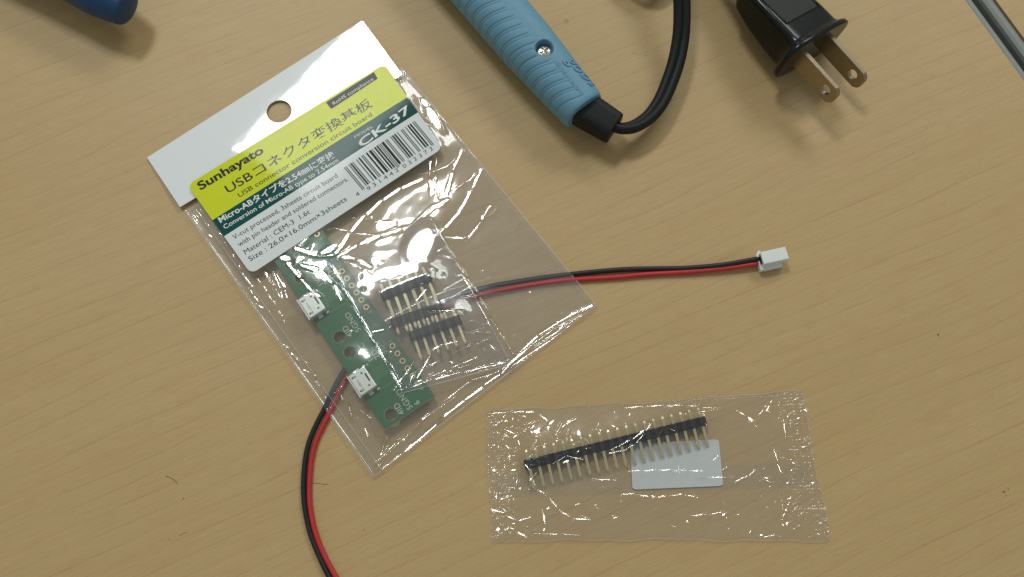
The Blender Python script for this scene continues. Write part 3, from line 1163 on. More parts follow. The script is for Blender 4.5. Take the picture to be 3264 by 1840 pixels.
# =================================================================== films: shared obstacles
def board_quad(x0, x1, y0, y1, z):
    return [BM @ Vector((x0, y0, z)), BM @ Vector((x1, y0, z)), BM @ Vector((x1, y1, z)), BM @ Vector((x0, y1, z))]
def plane_height(Q, X, Y):
    n_ = (Q[1] - Q[0]).cross(Q[3] - Q[0])
    return Q[0].z - ((X - Q[0].x) * n_.x + (Y - Q[0].y) * n_.y) / n_.z
BQ = board_quad(0, BW, 0, 3 * BH, 0)
UQ = [board_quad(-.09, .50, usb_c + k * BH - .36, usb_c + k * BH + .36, .24) for k in range(2)]

def board_obst(X, Y, off, usb=True):
    H = np.full(X.shape, -1.0)
    for Q in [BQ] + (UQ if usb else []):
        m_ = in_poly(X, Y, Q)
        H = np.where(m_, np.maximum(H, plane_height(Q, X, Y) + off), H)
    return H
def strips_obst(X, Y, off):
    H = np.full(X.shape, -1.0)
    for Q, zt in strip_obst:
        H = np.where(in_poly(X, Y, Q), np.maximum(H, zt + off), H)
    return H

# ---- small inner bag round the three headers
inner = thing('inner_bag', 'small clear inner bag holding three short pin headers over the circuit board', 'bag', at(1330, 960, 0.16))
iTL, iTR, iBR, iBL = at(1048, 829, .38), at(1374, 688, .40), at(1629, 1157, .40), at(1283, 1253, .40)
X, Y, s_, t_ = quad_grid(iTL, iTR, iBR, iBL, 60, 80)
rimm = (s_ < .02) | (s_ > .98) | (t_ < .02) | (t_ > .98)
ob = np.maximum(board_obst(X, Y, .012, False), .165)
Zb = relax(np.maximum(ob, .30), ob, np.zeros_like(rimm), 60)
ob2 = np.maximum(np.maximum(strips_obst(X, Y, .012), board_obst(X, Y, .02, False)), Zb + .004)
Zf = relax(ob2.copy(), ob2, np.zeros_like(rimm), 140)
grid_mesh('back_film', X, Y, Zb, M['film_back'], inner)
INX, INY, INZ = X, Y, Zf
NI, MI = 260, 320
X2, Y2, s2, t2 = quad_grid(iTL, iTR, iBR, iBL, NI, MI)
Z2 = blur(upsample(Zf, NI, MI), 3) + .004
# rolled left edge, sealed lower edge
for pts, sg, hh in (([(1050, 832), (1130, 975), (1200, 1104), (1283, 1250)], .022, .020),
                    ([(1056, 834), (1136, 977), (1206, 1104), (1287, 1246)], .016, .012),
                    ([(1300, 1240), (1380, 1210), (1500, 1180), (1622, 1152)], .03, .02),
                    ([(1330, 1210), (1350, 1150), (1400, 1110), (1470, 1100)], .05, .03),
                    ([(1376, 700), (1450, 830), (1525, 965), (1560, 1035)], .02, .02)):
    crease(X2, Y2, Z2, pts, sg, hh, .40, False)
band = np.clip((0.13 - t2) / .05, 0, 1)
Z2 += band * .010 * vnoise(X2, Y2, 9, 5) + .005 * vnoise(X2, Y2, 2.2, 6)
Z2c = Z2.copy()
for pts, hw in (([(1054, 834), (1134, 977), (1204, 1104), (1284, 1246)], .034), ([(1060, 834), (1100, 905)], .02), ([(1216, 1104), (1284, 1232)], .026),
                ([(1300, 1238), (1380, 1208), (1500, 1178), (1620, 1153)], .032), ([(1330, 1205), (1345, 1160), (1370, 1130)], .045),
                ([(1302, 1232), (1312, 1190), (1325, 1165)], .03), ([(1350, 1206), (1420, 1180)], .026), ([(1440, 1168), (1520, 1140)], .026), ([(1400, 1100), (1460, 1088)], .03),
                ([(1378, 700), (1440, 808)], .026), ([(1470, 868), (1525, 965), (1560, 1035)], .028), ([(1395, 795), (1408, 790)], .03)):
    streak(X2, Y2, Z2, Z2c, pts, hw, LAMP_A, .42, .7)
grid_mesh('front_film', X2, Y2, Z2, M['film_inner'], inner)

# =================================================================== the labelled bag
bag = thing('plastic_bag', 'clear bag with white hang-hole header and yellow, green and white product label', 'bag', at(1185, 800, 0))
cTL, cTR, cBR, cBL = at(469, 503, .04), at(1156, 66, .04), at(1901, 974, .08), at(1191, 1521, .05)
# header strip lower line
hL, hR = at(574, 661, .14), at(1283, 238, .14)
t_head = 1 - 0.5 * ((hL - cTL).length / (cBL - cTL).length + (hR - cTR).length / (cBR - cTR).length)
# label plane
lab3 = [at(603, 586, .20), at(1222, 213, .21), at(806, 862, .335)]
lp0 = lab3[0]
lx = (lab3[1] - lab3[0]).normalized()
ln = (lab3[1] - lab3[0]).cross(lab3[2] - lab3[0]).normalized()
if ln.z < 0: ln = -ln
ly = ln.cross(lx).normalized()
def lp(u, v):
    return at_plane(u, v, lp0, ln)
def lz(X, Y):
    return lp0.z - ((X - lp0.x) * ln.x + (Y - lp0.y) * ln.y) / ln.z
label_px = [(597, 590), (1225, 204), (1411, 472), (800, 874)]
LQ = [lp(*p) for p in label_px]

def ang_of(p):      # label frame coordinates
    return (p - LQ[0]).dot(lx), (p - LQ[0]).dot(ly)
LW = 0.5 * ((LQ[1] - LQ[0]).length + (LQ[2] - LQ[3]).length)
LH = 0.5 * ((LQ[3] - LQ[0]).length + (LQ[2] - LQ[1]).length)

NA0, NB0 = 110, 160
X, Y, s_, t_ = quad_grid(cTL, cTR, cBR, cBL, NA0, NB0)
seamw = 0.036
fixed = (s_ < seamw) | (s_ > .985) | (t_ < .012) | (t_ > t_head)
ob = np.maximum(board_obst(X, Y, .03), .06)
i_m = in_poly(X, Y, [iTL, iTR, iBR, iBL])
ob = np.maximum(ob, np.where(i_m, np.maximum(strips_obst(X, Y, .05), board_obst(X, Y, .05, False)), -1))
lm = in_poly(X, Y, LQ)
Z0 = np.maximum(ob, .06)
edge_z = np.where(t_ > t_head, .03 + .11 * (1 - t_) / (1 - t_head), .095 + .03 * s_)
Z0 = np.where(fixed, edge_z, Z0)
Z0 = np.where(lm, lz(X, Y) - .012, Z0)
fx = fixed | lm
Zr = relax(Z0, np.where(fx, -1, ob), fx, 420)

NA, NB = 460, 680
X, Y, s_, t_ = quad_grid(cTL, cTR, cBR, cBL, NA, NB)
Z = blur(upsample(Zr, NA, NB), 10)
lm = in_poly(X, Y, LQ)
free = 1 - np.clip(blur(lm.astype(float), 10) * 2.2, 0, 1)
free *= np.clip((t_head - t_) / .02, 0, 1)
C = np.zeros_like(Z)
Zsave = Z.copy()
def r_piece(pts):
    return 1.6 if pts[0][1] > 960 else .55
def streak_w(X, Y, Z, Zb, a, b, hw, lampc, k=1.0):
    c = (a + b) / 2
    m = (np.abs(X - c.x) < abs(a.x - b.x) / 2 + 2 * hw + .02) & (np.abs(Y - c.y) < abs(a.y - b.y) / 2 + 2 * hw + .02)
    if not m.any():
        return
    x, y = X[m], Y[m]
    d, t = poly_dist(x, y, [a, b])
    i = np.argmin((x - c.x) ** 2 + (y - c.y) ** 2)
    gx, gy = mirror_slope(c, lampc)
    mk = k * np.exp(-(d / hw) ** 4)
    Z[m] = Z[m] * (1 - mk) + mk * (Zb[m][i] + gx * (x - c.x) + gy * (y - c.y))
# broad patches of film that lie at the tilt which mirrors the ceiling lamp
tilt_patch(X, Y, Z, (1330, 650), 1.75, 1.10, 30, LAMP_A, .42, .9, 4, (.045, -.048))
tilt_patch(X, Y, Z, (1360, 352), .30, .55, 55, LAMP_A, .30, .9)
tilt_patch(X, Y, Z, (960, 815), .40, .12, 60, LAMP_A, .40, .8)
CR = [
 # long folds running down from the label's lower right corner
 ([(1372, 480), (1368, 560), (1372, 610)], .035, .030), ([(1392, 480), (1385, 560), (1378, 600)], .03, .026),
 ([(1470, 470), (1440, 540), (1422, 612)], .045, .040), ([(1470, 478), (1410, 530), (1330, 545)], .030, .026),
 ([(1530, 532), (1500, 600), (1450, 690), (1385, 745)], .050, .045), ([(1533, 532), (1480, 575), (1425, 612)], .028, .022),
 ([(1425, 630), (1405, 650), (1380, 652), (1330, 700), (1290, 728)], .050, .045),
 ([(1340, 560), (1270, 590), (1200, 640), (1150, 690), (1110, 740), (1070, 810)], .060, .055),
 ([(1120, 684), (1190, 695), (1265, 703), (1240, 735), (1160, 742), (1060, 722)], .022, .014),
 ([(1070, 815), (1160, 765), (1250, 730), (1330, 715)], .055, .050), ([(1075, 812), (1130, 820), (1180, 850)], .05, .04),
 ([(940, 790), (1000, 810), (1060, 812)], .05, .045), ([(1330, 700), (1400, 745)], .04, .03),
 # dented loop to the right
 ([(1415, 745), (1460, 762), (1510, 735), (1535, 690), (1560, 640), (1585, 648), (1570, 672), (1535, 690)], .030, .030),
 # folds on the board side
 ([(915, 838), (960, 890), (1000, 935), (1025, 950)], .045, .045), ([(960, 845), (1010, 860), (1060, 900), (1090, 960)], .05, .035),
 ([(880, 870), (905, 915), (912, 950)], .030, .028), ([(845, 860), (870, 905), (890, 950)], .022, .022),
 ([(815, 880), (850, 930), (880, 970), (895, 1005)], .02, .02),
 # left margin crumples
 ([(640, 700), (690, 730), (712, 770)], .025, .022), ([(655, 740), (690, 760)], .02, .018), ([(735, 800), (770, 870), (800, 910)], .018, .016),
 ([(790, 915), (800, 940), (815, 955)], .025, .022), ([(820, 968), (850, 985)], .02, .02),
 ([(905, 1095), (935, 1130), (945, 1145)], .025, .025), ([(960, 1170), (985, 1175), (995, 1190)], .018, .016),
 ([(1000, 1200), (1030, 1250), (1050, 1300)], .02, .02), ([(1066, 1255), (1085, 1225), (1110, 1210)], .018, .018),
 ([(1075, 1235), (1090, 1275)], .014, .014), ([(1110, 1290), (1120, 1335)], .02, .02), ([(1120, 1335), (1140, 1325)], .014, .012), ([(1150, 1305), (1180, 1335)], .012, .010),
 ([(1160, 1360), (1170, 1390)], .03, .022),
 # folds that gather along the bottom edge
 ([(1196, 1478), (1250, 1415), (1340, 1340), (1430, 1268), (1520, 1195), (1640, 1165)], .035, .045),
 ([(1240, 1480), (1330, 1400), (1430, 1310), (1520, 1240), (1640, 1155), (1760, 1075), (1895, 985)], .035, .042),
 ([(1196, 1500), (1215, 1440), (1225, 1390)], .02, .02), ([(1206, 1490), (1228, 1430), (1236, 1400)], .016, .014),
 ([(1600, 1180), (1700, 1080), (1800, 1010), (1890, 968)], .04, .05), ([(1650, 1150), (1760, 1060), (1860, 1000)], .02, .016),
 ([(1450, 1290), (1560, 1220), (1640, 1170)], .02, .016),
 # over the small bag
 ([(1370, 990), (1420, 1002), (1480, 995)], .022, .02),
 ([(1330, 1180), (1430, 1130), (1560, 1075)], .022, .02), ([(1470, 1050), (1510, 1022), (1560, 1060)], .02, .018),
 ([(1335, 842), (1352, 862), (1390, 860)], .02, .016), ([(1400, 800), (1450, 822), (1468, 852)], .02, .018),
 ([(1470, 935), (1520, 945)], .015, .014), ([(1345, 845), (1350, 860)], .02, .014), ([(1520, 1180), (1610, 1150)], .018, .014),
]
for n_i, (pts, sg, hh) in enumerate(CR):
    low = pts[0][1] > 960 or min(q[0] for q in pts) < 1000
    crease(X, Y, C, pts, sg * (.8 if low else 1.0), hh * (.45 if low else .30), .40)
C += .010 * vnoise(X, Y, 1.3, 21) + .004 * vnoise(X, Y, 3.5, 22)
for k in range(60):      # small dimples scattered in the margins
    a, b = rng.uniform(.03, .98), rng.uniform(.02, t_head - .04)
    if .15 < a < .9 and rng.uniform() < .6:
        continue
    j, i = int(b * (NB - 1)), int(a * (NA - 1))
    r_ = rng.uniform(.02, .05)
    C += rng.choice([-1, 1]) * r_ * .45 * np.exp(-0.5 * (((X - X[j, i]) / r_) ** 2 + ((Y - Y[j, i]) / (r_ * rng.uniform(.6, 1.8))) ** 2))
Z = np.where(lm, Zsave, Zsave + (Z - Zsave) * free) + C * free * np.clip(np.minimum(s_ / .012, (1 - s_) / .006), 0, 1)
Zc = Z.copy()
for pts, sg, hh in CR:
    streak(X, Y, Z, Zc, pts, max(.034, sg * 1.35), LAMP_A, .40, r_piece(pts))
STK = [   # further thin folds and glints: points, half width
 ([(1378, 560), (1405, 632), (1425, 612)], .03), ([(1330, 705), (1375, 690), (1400, 745)], .05), ([(1292, 735), (1340, 715)], .06),
 ([(1072, 806), (1110, 742), (1150, 690)], .05), ([(1085, 800), (1180, 752), (1260, 720)], .045), ([(1100, 830), (1150, 850), (1185, 890), (1250, 905), (1300, 870)], .022),
 ([(855, 868), (866, 905), (868, 945)], .020), ([(838, 858), (858, 900)], .022), ([(868, 950), (872, 985), (885, 1000)], .016),
 ([(1222, 1380), (1232, 1400)], .018), ([(1418, 1272), (1424, 1268)], .016), ([(1190, 1060), (1222, 1052)], .035), ([(1255, 1250), (1300, 1170), (1320, 1150)], .03),
 ([(1360, 882), (1372, 880)], .03), ([(1458, 870), (1466, 874)], .03), ([(1342, 905), (1350, 908)], .025), ([(1380, 892), (1390, 890)], .02),
 ([(1330, 960), (1350, 940), (1356, 925)], .035), ([(1430, 1080), (1450, 1062)], .03), ([(1500, 1050), (1540, 1048)], .02), ([(1560, 1090), (1580, 1115)], .03),
 ([(1400, 1190), (1500, 1160)], .016), ([(1330, 1215), (1380, 1190)], .02), 
 ([(1560, 1000), (1590, 1050), (1640, 1130)], .012), ([(1410, 760), (1450, 820), (1480, 868), (1520, 925), (1555, 985)], .012),
 ([(1048, 832), (1110, 945), (1180, 1070), (1283, 1250)], .010), ([(690, 735), (706, 748)], .03), ([(700, 770), (712, 775), (708, 760)], .02), ([(742, 790), (790, 850)], .014),
 ([(806, 958), (830, 972)], .022), ([(785, 905), (797, 930)], .026), ([(920, 1115), (940, 1140)], .026), ([(895, 1088), (912, 1104)], .016), ([(932, 1110), (940, 1120)], .020), ([(957, 1140), (962, 1148)], .020),
 ([(1000, 1208), (1030, 1250)], .012), ([(1040, 1262), (1048, 1280), (1040, 1290)], .02), ([(975, 1175), (985, 1190), (1000, 1196)], .016),
 ([(1240, 1495), (1290, 1452)], .014), ([(1700, 1098), (1800, 1030), (1880, 985)], .022),
]
for pts, hw in STK:
    streak(X, Y, Z, Zc, pts, max(.026, hw * 1.3), LAMP_A, .40, r_piece(pts))
for k in range(46):
    a, b = rng.uniform(.02, .99), rng.uniform(.02, t_head - .05)
    if .14 < a < .92 and b > .12 and rng.uniform() < .75:
        continue
    j, i = int(b * (NB - 1)), int(a * (NA - 1))
    L_ = rng.uniform(.02, .14); an = rng.uniform(0, 6.28)
    q = Vector((X[j, i], Y[j, i], .4))
    streak_w(X, Y, Z, Zc, q, q + Vector((L_ * math.cos(an), L_ * math.sin(an), 0)), rng.uniform(.024, .040), LAMP_A)
Z = blur(Z, 1)
Zc = blur(Z, 4)
HERO = [
 ([(1212, 1494), (1330, 1400), (1430, 1310), (1520, 1240), (1640, 1155), (1760, 1075), (1885, 988)], .042), ([(1600, 1185), (1700, 1075), (1800, 1008), (1888, 966)], .048),
 ([(1200, 1470), (1250, 1415), (1340, 1340), (1450, 1262)], .036), ([(1650, 1130), (1760, 1045), (1850, 996)], .030),
 ([(1533, 530), (1500, 600), (1450, 690), (1385, 745)], .055), ([(1340, 560), (1270, 590), (1200, 640), (1150, 690), (1110, 740), (1070, 810)], .060),
 ([(1425, 630), (1405, 650), (1380, 652), (1330, 700), (1290, 728)], .055), ([(1470, 470), (1440, 540), (1422, 612)], .050), ([(1372, 490), (1368, 560), (1374, 612)], .045),
 ([(1075, 815), (1160, 765), (1250, 730), (1330, 712)], .052), ([(1060, 810), (1000, 806), (945, 788)], .042), ([(1415, 745), (1460, 762), (1510, 735), (1535, 690), (1562, 642)], .034),
 ([(915, 838), (960, 890), (1000, 935), (1022, 950)], .036), ([(868, 860), (890, 905), (896, 950)], .036),
]
for pts, hw in HERO:
    streak(X, Y, Z, Zc, pts, hw, LAMP_A, .40, .62)
tilt_patch(X, Y, Z, (1045, 796), .30, .12, 30, LAMP_A, .38, 1.0, 6)
tilt_patch(X, Y, Z, (908, 822), .17, .12, 0, LAMP_A, .36, 1.0, 6)
tilt_patch(X, Y, Z, (1340, 775), .78, .50, 72, LAMP_A, .46, 1.0, 8)
Z = np.where(lm, Zsave, Zsave + (Z - Zsave) * np.clip(free * 1.3, 0, 1))
edgef = np.clip(np.minimum(s_ / .012, (1 - s_) / .006), 0, 1)
Zt = Z.copy()
tilt_patch(X, Y, Zt, (1386, 378), .52, .17, -55, LAMP_A, .34, 1.0, 6)
tilt_patch(X, Y, Zt, (1352, 320), .20, .12, -55, LAMP_A, .30, 1.0, 6)
Z = np.where(lm, Z, Zt)
# crimped heat seal under the header
crimp = np.exp(-(((t_ - (t_head - .018)) / .016) ** 4)) * free
Z += crimp * .010 * np.sin(2 * np.pi * (s_ * 7.7 / .085))
# flat welded seam down the left side: its inner line stands up a little
Z += .016 * np.exp(-0.5 * ((s_ - seamw) / .0022) ** 2) * (t_ < t_head) * free
Z += .022 * np.exp(-0.5 * ((s_ - .003) / .003) ** 2) * (t_ < t_head) + .005 * np.exp(-0.5 * ((s_ - .996) / .003) ** 2) * (t_ < t_head)
Z = np.maximum(Z, .02)
keep = (t_[:-1, :-1] < t_head + .004)
grid_mesh('front_film', X, Y, Z, M['film'], bag, keep)

# back film: lies on the table and on the wires
Xb, Yb, sb, tb = quad_grid(cTL, cTR, cBR, cBL, 150, 200)
Zb = np.full(Xb.shape, .012)
for W_ in (WB, WRD):
    d, _ = poly_dist(Xb, Yb, [(p.x, p.y) for p in W_[::4]])
    Zb = np.maximum(Zb, .165 * np.exp(-(d / .13) ** 4))
Zb = blur(Zb, 3)
d0_ = np.minimum(np.minimum(sb, 1 - sb) / .02, np.minimum(tb, 1 - tb) / .012)
grid_mesh('back_film', Xb, Yb, Zb, M['film_back'], bag, tb[:-1, :-1] < t_head)
# back centre seam strip: the film laps over itself
sm = [(1230, 620), (1300, 740), (1400, 900), (1500, 1062), (1600, 1222)]
Pm = catmull([at(u, v, .05) for u, v in sm], 10)
dirm = (Pm[-1] - Pm[0]).normalized(); nm_ = Vector((-dirm.y, dirm.x, 0))
def bump_z(p):
    z_ = .02
    for W_ in (WB, WRD):
        d = min((Vector((q.x - p.x, q.y - p.y, 0)).length for q in W_[40:140]))
        z_ = max(z_, .185 * math.exp(-(d / .14) ** 4) + .02)
    return min(z_, .17)
V = []
for p in Pm:
    zz_ = bump_z(p)
    V += [(p.x - nm_.x * .0, p.y - nm_.y * .0, zz_), (p.x + nm_.x * .7, p.y + nm_.y * .7, zz_)]
mesh('back_seam', V, [(2 * i, 2 * i + 2, 2 * i + 3, 2 * i + 1) for i in range(len(Pm) - 1)], M['film_back'], bag, True)

def film_edge(name, corners, parent, r=.009, sub=4):
    pts = []
    for a, b in zip(corners[:-1], corners[1:]):
        a, b = Vector(a), Vector(b)
        pts += [a.lerp(b, k / sub) for k in range(sub)]
    pts.append(Vector(corners[-1]))
    tube(name, pts, r, M['film_edge'], parent, 6)
def bag_at(s, t):
    j, i = int(round(t * (NB - 1))), int(round(s * (NA - 1)))
    return Vector((X[j, i], Y[j, i], Z[j, i] + .004))
th = float(t_head)
film_edge('edge', [bag_at(0, th * (1 - k / 30)) for k in range(31)], bag)
film_edge('edge', [bag_at(1, th * (1 - k / 30)) for k in range(31)], bag)
film_edge('edge', [bag_at(k / 30, 0) for k in range(31)], bag)
film_edge('inner_seam', [bag_at(seamw, th * .98 * (1 - k / 30)) for k in range(31)], bag, .008)
film_edge('edge', [(X2[j, i], Y2[j, i], Z2[j, i]) for j, i in [((MI - 1) - k * (MI - 1) // 20, 0) for k in range(21)]], inner, .010)
film_edge('edge', [(X2[j, i], Y2[j, i], Z2[j, i]) for j, i in [((MI - 1) - k * (MI - 1) // 20, NI - 1) for k in range(21)]], inner, .010)
film_edge('edge', [(X2[j, i], Y2[j, i], Z2[j, i]) for j, i in [(0, k * (NI - 1) // 20) for k in range(21)]], inner, .010)
film_edge('edge', [(X2[j, i], Y2[j, i], Z2[j, i]) for j, i in [(MI - 1, k * (NI - 1) // 20) for k in range(21)]], inner, .008)

# header card with its hang hole
hp = Vector(at(469, 503, .045)), Vector(at(1156, 66, .045)), Vector(hL), Vector(hR)
hxv = (hp[1] - hp[0]).normalized()
hn = (hp[1] - hp[0]).cross(hp[2] - hp[0]).normalized()
if hn.z < 0: hn = -hn
hyv = hn.cross(hxv)
def hc(p): return ((p - hp[0]).dot(hxv), (p - hp[0]).dot(hyv))
ho = at_plane(890, 356, hp[0], hn)
hcx, hcy = hc(ho)
outl = [hc(hp[0]), hc(at_plane(574, 661, hp[0], hn)), hc(at_plane(1283, 238, hp[0], hn)), hc(hp[1])]
outl = [Vector(o).to_2d() for o in outl]
dense = []
for a, b in zip(outl, outl[1:] + outl[:1]):
    for k in range(24):
        dense.append(tuple(a.lerp(b, k / 24)))
hb = holed_bm(dense, [circle_pts(hcx, hcy, .375, 48)], -.012, .0)
card = from_bm('header_card', hb, M['header'], bag)
card.matrix_local = Matrix.Translation(hp[0] - origin(bag) + hn * .012) @ Matrix(((hxv.x, hyv.x, hn.x), (hxv.y, hyv.y, hn.y), (hxv.z, hyv.z, hn.z))).to_4x4()

# ---- the sticker
def P2(a, b, lift=0.0):       # a along the text, b down from the top edge, both 0..1 of the label
    top_ = LQ[0].lerp(LQ[1], a)
    bot_ = LQ[3].lerp(LQ[2], a)
    return top_.lerp(bot_, b) + ln * lift
RX, RY = .2 / LW, .2 / LH
def corner(cx, cy, a0):
    return [(cx + RX * math.cos(math.radians(a0 + k * 15)), cy - RY * math.sin(math.radians(a0 + k * 15))) for k in range(7)]
tl, tr = corner(RX, RY, 90)[::1], corner(1 - RX, RY, 0)
blc, brc = corner(RX, 1 - RY, 180), corner(1 - RX, 1 - RY, 270)
outline = tr + tl + blc + brc
def label_face(name, pts, mat, lift, thick=0.0):
    V = [P2(a, b, lift) for a, b in pts]
    n_ = len(V)
    F = [tuple(range(n_))]
    if thick:
        V += [P2(a, b, lift - thick) for a, b in pts]
        F += [(i, n_ + i, n_ + (i + 1) % n_, (i + 1) % n_) for i in range(n_)]
    return V, F
V, F = label_face('label', outline, M['sticker'], 0.0, .010)
sticker = mesh('label', V, F, M['sticker'], bag)
Yb_, Gb_ = .402, .584
V, F = label_face('yellow_band', tr + tl + [(0, Yb_), (1, Yb_)], M['yellow'], .0015)
mesh('yellow_band', V, F, M['yellow'], sticker)
V, F = label_face('teal_band', [(0, Yb_ + .001), (0, Gb_), (1, Gb_), (1, Yb_ + .001)], M['teal'], .0015)
mesh('teal_band', V, F, M['teal'], sticker)
rb = [lp(*p) + ln * .003 for p in ((1039, 327), (1056, 348), (1204, 251), (1192, 230))]
mesh('grey_box', rb, [(0, 1, 2, 3)], M['grey_ink'], sticker)
def lab_text(body, a, b, h, mat, bold=0.0, lift=.003):
    return lettering(body, lp(*a), lp(*b), ly, h, mat, sticker, bold, .70, lift, ln)
lab_text('Sunhayato', (639, 607), (843, 486), .265, M['ink'], .030)
lab_text('USBコネクタ変換基板', (728, 617), (1188, 337), .265, M['ink'], .006)
lab_text('USB connector conversion circuit board', (764, 630), (1188, 370), .150, M['ink'], .004)
lab_text('RoHS compliance', (1064, 336), (1192, 255), .115, M['white_ink'], .004, .0045)
lab_text('Micro-ABタイプを2.54㎜に変換', (703, 711), (1071, 497), .180, M['white_ink'], .020)
lab_text('Conversion of Micro-AB type to 2.54mm', (717, 731), (1081, 515), .140, M['white_ink'], .008)
lab_text('MODEL', (1133, 441), (1190, 406), .085, M['white_ink'], .0)
lab_text('CK-37', (1152, 471), (1312, 354), .250, M['white_ink'], .022)
lab_text('V-cut processed, 3sheets circuit board', (747, 764), (1078, 565), .150, M['ink'])
lab_text('with pin header and soldered connectors.', (763, 787), (1112, 575), .150, M['ink'])
lab_text('Material : CEM-3  1.6t', (783, 812), (990, 680), .155, M['ink'])
lab_text('Size : 26.0×16.0mm×3sheets', (798, 834), (1107, 639), .155, M['ink'])
# bar code 4 931442 032372
Lc = ['0001101', '0011001', '0010011', '0111101', '0100011', '0110001', '0101111', '0111011', '0110111', '0001011']
Gc = [''.join('1' if c == '0' else '0' for c in s)[::-1] for s in Lc]
Rc = [''.join('1' if c == '0' else '0' for c in s) for s in Lc]
par = {'4': 'LGLLGG'}['4']
bits = '101' + ''.join((Lc if q == 'L' else Gc)[int(d)] for q, d in zip(par, '931442')) + '01010' + ''.join(Rc[int(d)] for d in '032372') + '101'
c_tl, c_tr, c_bl, c_br = (lp(*p) + ln * .003 for p in ((1096, 535), (1321, 386), (1156, 607), (1384, 462)))
V, F = [], []
i = 0
while i < 95:
    if bits[i] == '1':
        j = i
        while j < 95 and bits[j] == '1': j += 1
        guard = i < 3 or i > 91 or 45 <= i < 50
        d = 1.0 if guard else .93
        a, b = i / 95, j / 95
        k = len(V)
        V += [c_tl.lerp(c_tr, a), c_tl.lerp(c_tr, a).lerp(c_bl.lerp(c_br, a), d), c_tl.lerp(c_tr, b).lerp(c_bl.lerp(c_br, b), d), c_tl.lerp(c_tr, b)]
        F.append((k, k + 1, k + 2, k + 3))
        i = j
    else:
        i += 1
mesh('barcode', V, F, M['ink'], sticker)
lab_text('4', (1138, 628), (1148, 621), .125, M['ink'])
lab_text('9 3 1 4 4 2', (1174, 609), (1273, 545), .125, M['ink'])
lab_text('0 3 2 3 7 2', (1288, 537), (1382, 477), .125, M['ink'])

# =================================================================== crinkled clear packet with the long header
pk = thing('clear_packet', 'crinkled clear cellophane packet with zigzag ends holding a long pin header', 'packet', at(2090, 1490, 0))
kTL, kTR, kBR, kBL = at(1552, 1312, .1), at(2556, 1247, .1), at(2646, 1722, .06), at(1568, 1722, .06)
slip = thing('paper_slip', 'frosted white rounded slip of paper under the long header pins inside the clear packet', 'paper', at(2155, 1480, .03))
sx = [at(2008, 1415, .045), at(2291, 1400, .045), at(2306, 1549, .045), at(2016, 1561, .045)]
def slip_pt(a, b):
    return sx[0].lerp(sx[1], a).lerp(sx[3].lerp(sx[2], a), b)
rr_ = round_rect(0, 1, 0, 1, .07, 5)
rx_ = []
for (a, b) in rr_:
    # keep the corner radius round on a slip that is not square
    a2 = .5 + (a - .5)
    rx_.append((min(1, max(0, a2)), b))
V = [slip_pt(a, b) for a, b in round_rect(0, 1, 0, 1, .055, 5)]
n_ = len(V)
V += [v - Vector((0, 0, .012)) for v in V]
o = mesh('sheet', V, [tuple(range(n_ - 1, -1, -1))] + [(i, (i + 1) % n_, n_ + (i + 1) % n_, n_ + i) for i in range(n_)], M['slip'], slip)
b2 = bmesh.new(); b2.from_mesh(o.data); bmesh.ops.recalc_face_normals(b2, faces=b2.faces); b2.to_mesh(o.data); b2.free()

def packet_grid(na, nb):
    X, Y, s, t = quad_grid(kTL, kTR, kBR, kBL, na, nb)
    # zigzag cut at both ends
    Hp = 3.9
    zig = (np.abs(((t * Hp / .27) % 1) - .5) * 2 - .5) * (.7 + .5 * np.sin(t * 23.0)) + .35 * np.sin(t * 9.0 + s * 3)
    dx = (kTR - kTL).normalized()
    e = np.where(s < .03, (1 - s / .03), 0) - np.where(s > .97, (s - .97) / .03, 0)
    # s-curve of the right end
    X = X + dx.x * zig * e * .095
    Y = Y + dx.y * zig * e * .095
    bow = .04 * np.sin(s * 2 * np.pi * 1.3 + .6)
    Y = Y + bow * (2 * t - 1) * .5 + (.022 * np.sin(s * 21.0) + .016 * np.sin(s * 47.0 + 1)) * (2 * t - 1) ** 3
    return X, Y, s, t
X, Y, s_, t_ = packet_grid(140, 60)
fixed = (s_ < .10) | (s_ > .915)
nn = Vector((-dirv.y, dirv.x, 0))
hq = [l20A - dirv * .14 - nn * .14, l20B + dirv * .14 - nn * .14, l20B + dirv * .14 + nn * .14, l20A - dirv * .14 + nn * .14]
pq = [l20A - dirv * .05 - nn * .72, l20B + dirv * .05 - nn * .72, l20B + dirv * .05 + nn * .40, l20A - dirv * .05 + nn * .40]
dn = (X - l20A.x) * nn.x + (Y - l20A.y) * nn.y
ob = np.where(in_poly(X, Y, hq), .375, -1)
ob = np.where(in_poly(X, Y, pq), np.maximum(ob, .27 + np.clip(dn, -.6, .4) * .24), ob)
ob = np.maximum(ob, .11)
Z0 = np.where(fixed, .11, np.maximum(ob, .15))
Z0 = np.where(fixed & (ob > .1), ob, Z0)
Zp = relax(Z0, ob, fixed, 160)
NA, NB = 760, 320
X, Y, s_, t_ = packet_grid(NA, NB)
Z = blur(upsample(Zp, NA, NB), 5)
Z += .030 * np.sin(np.pi * t_) * np.clip(np.minimum(s_ / .12, (1 - s_) / .1), 0, 1)
C = np.zeros_like(Z)
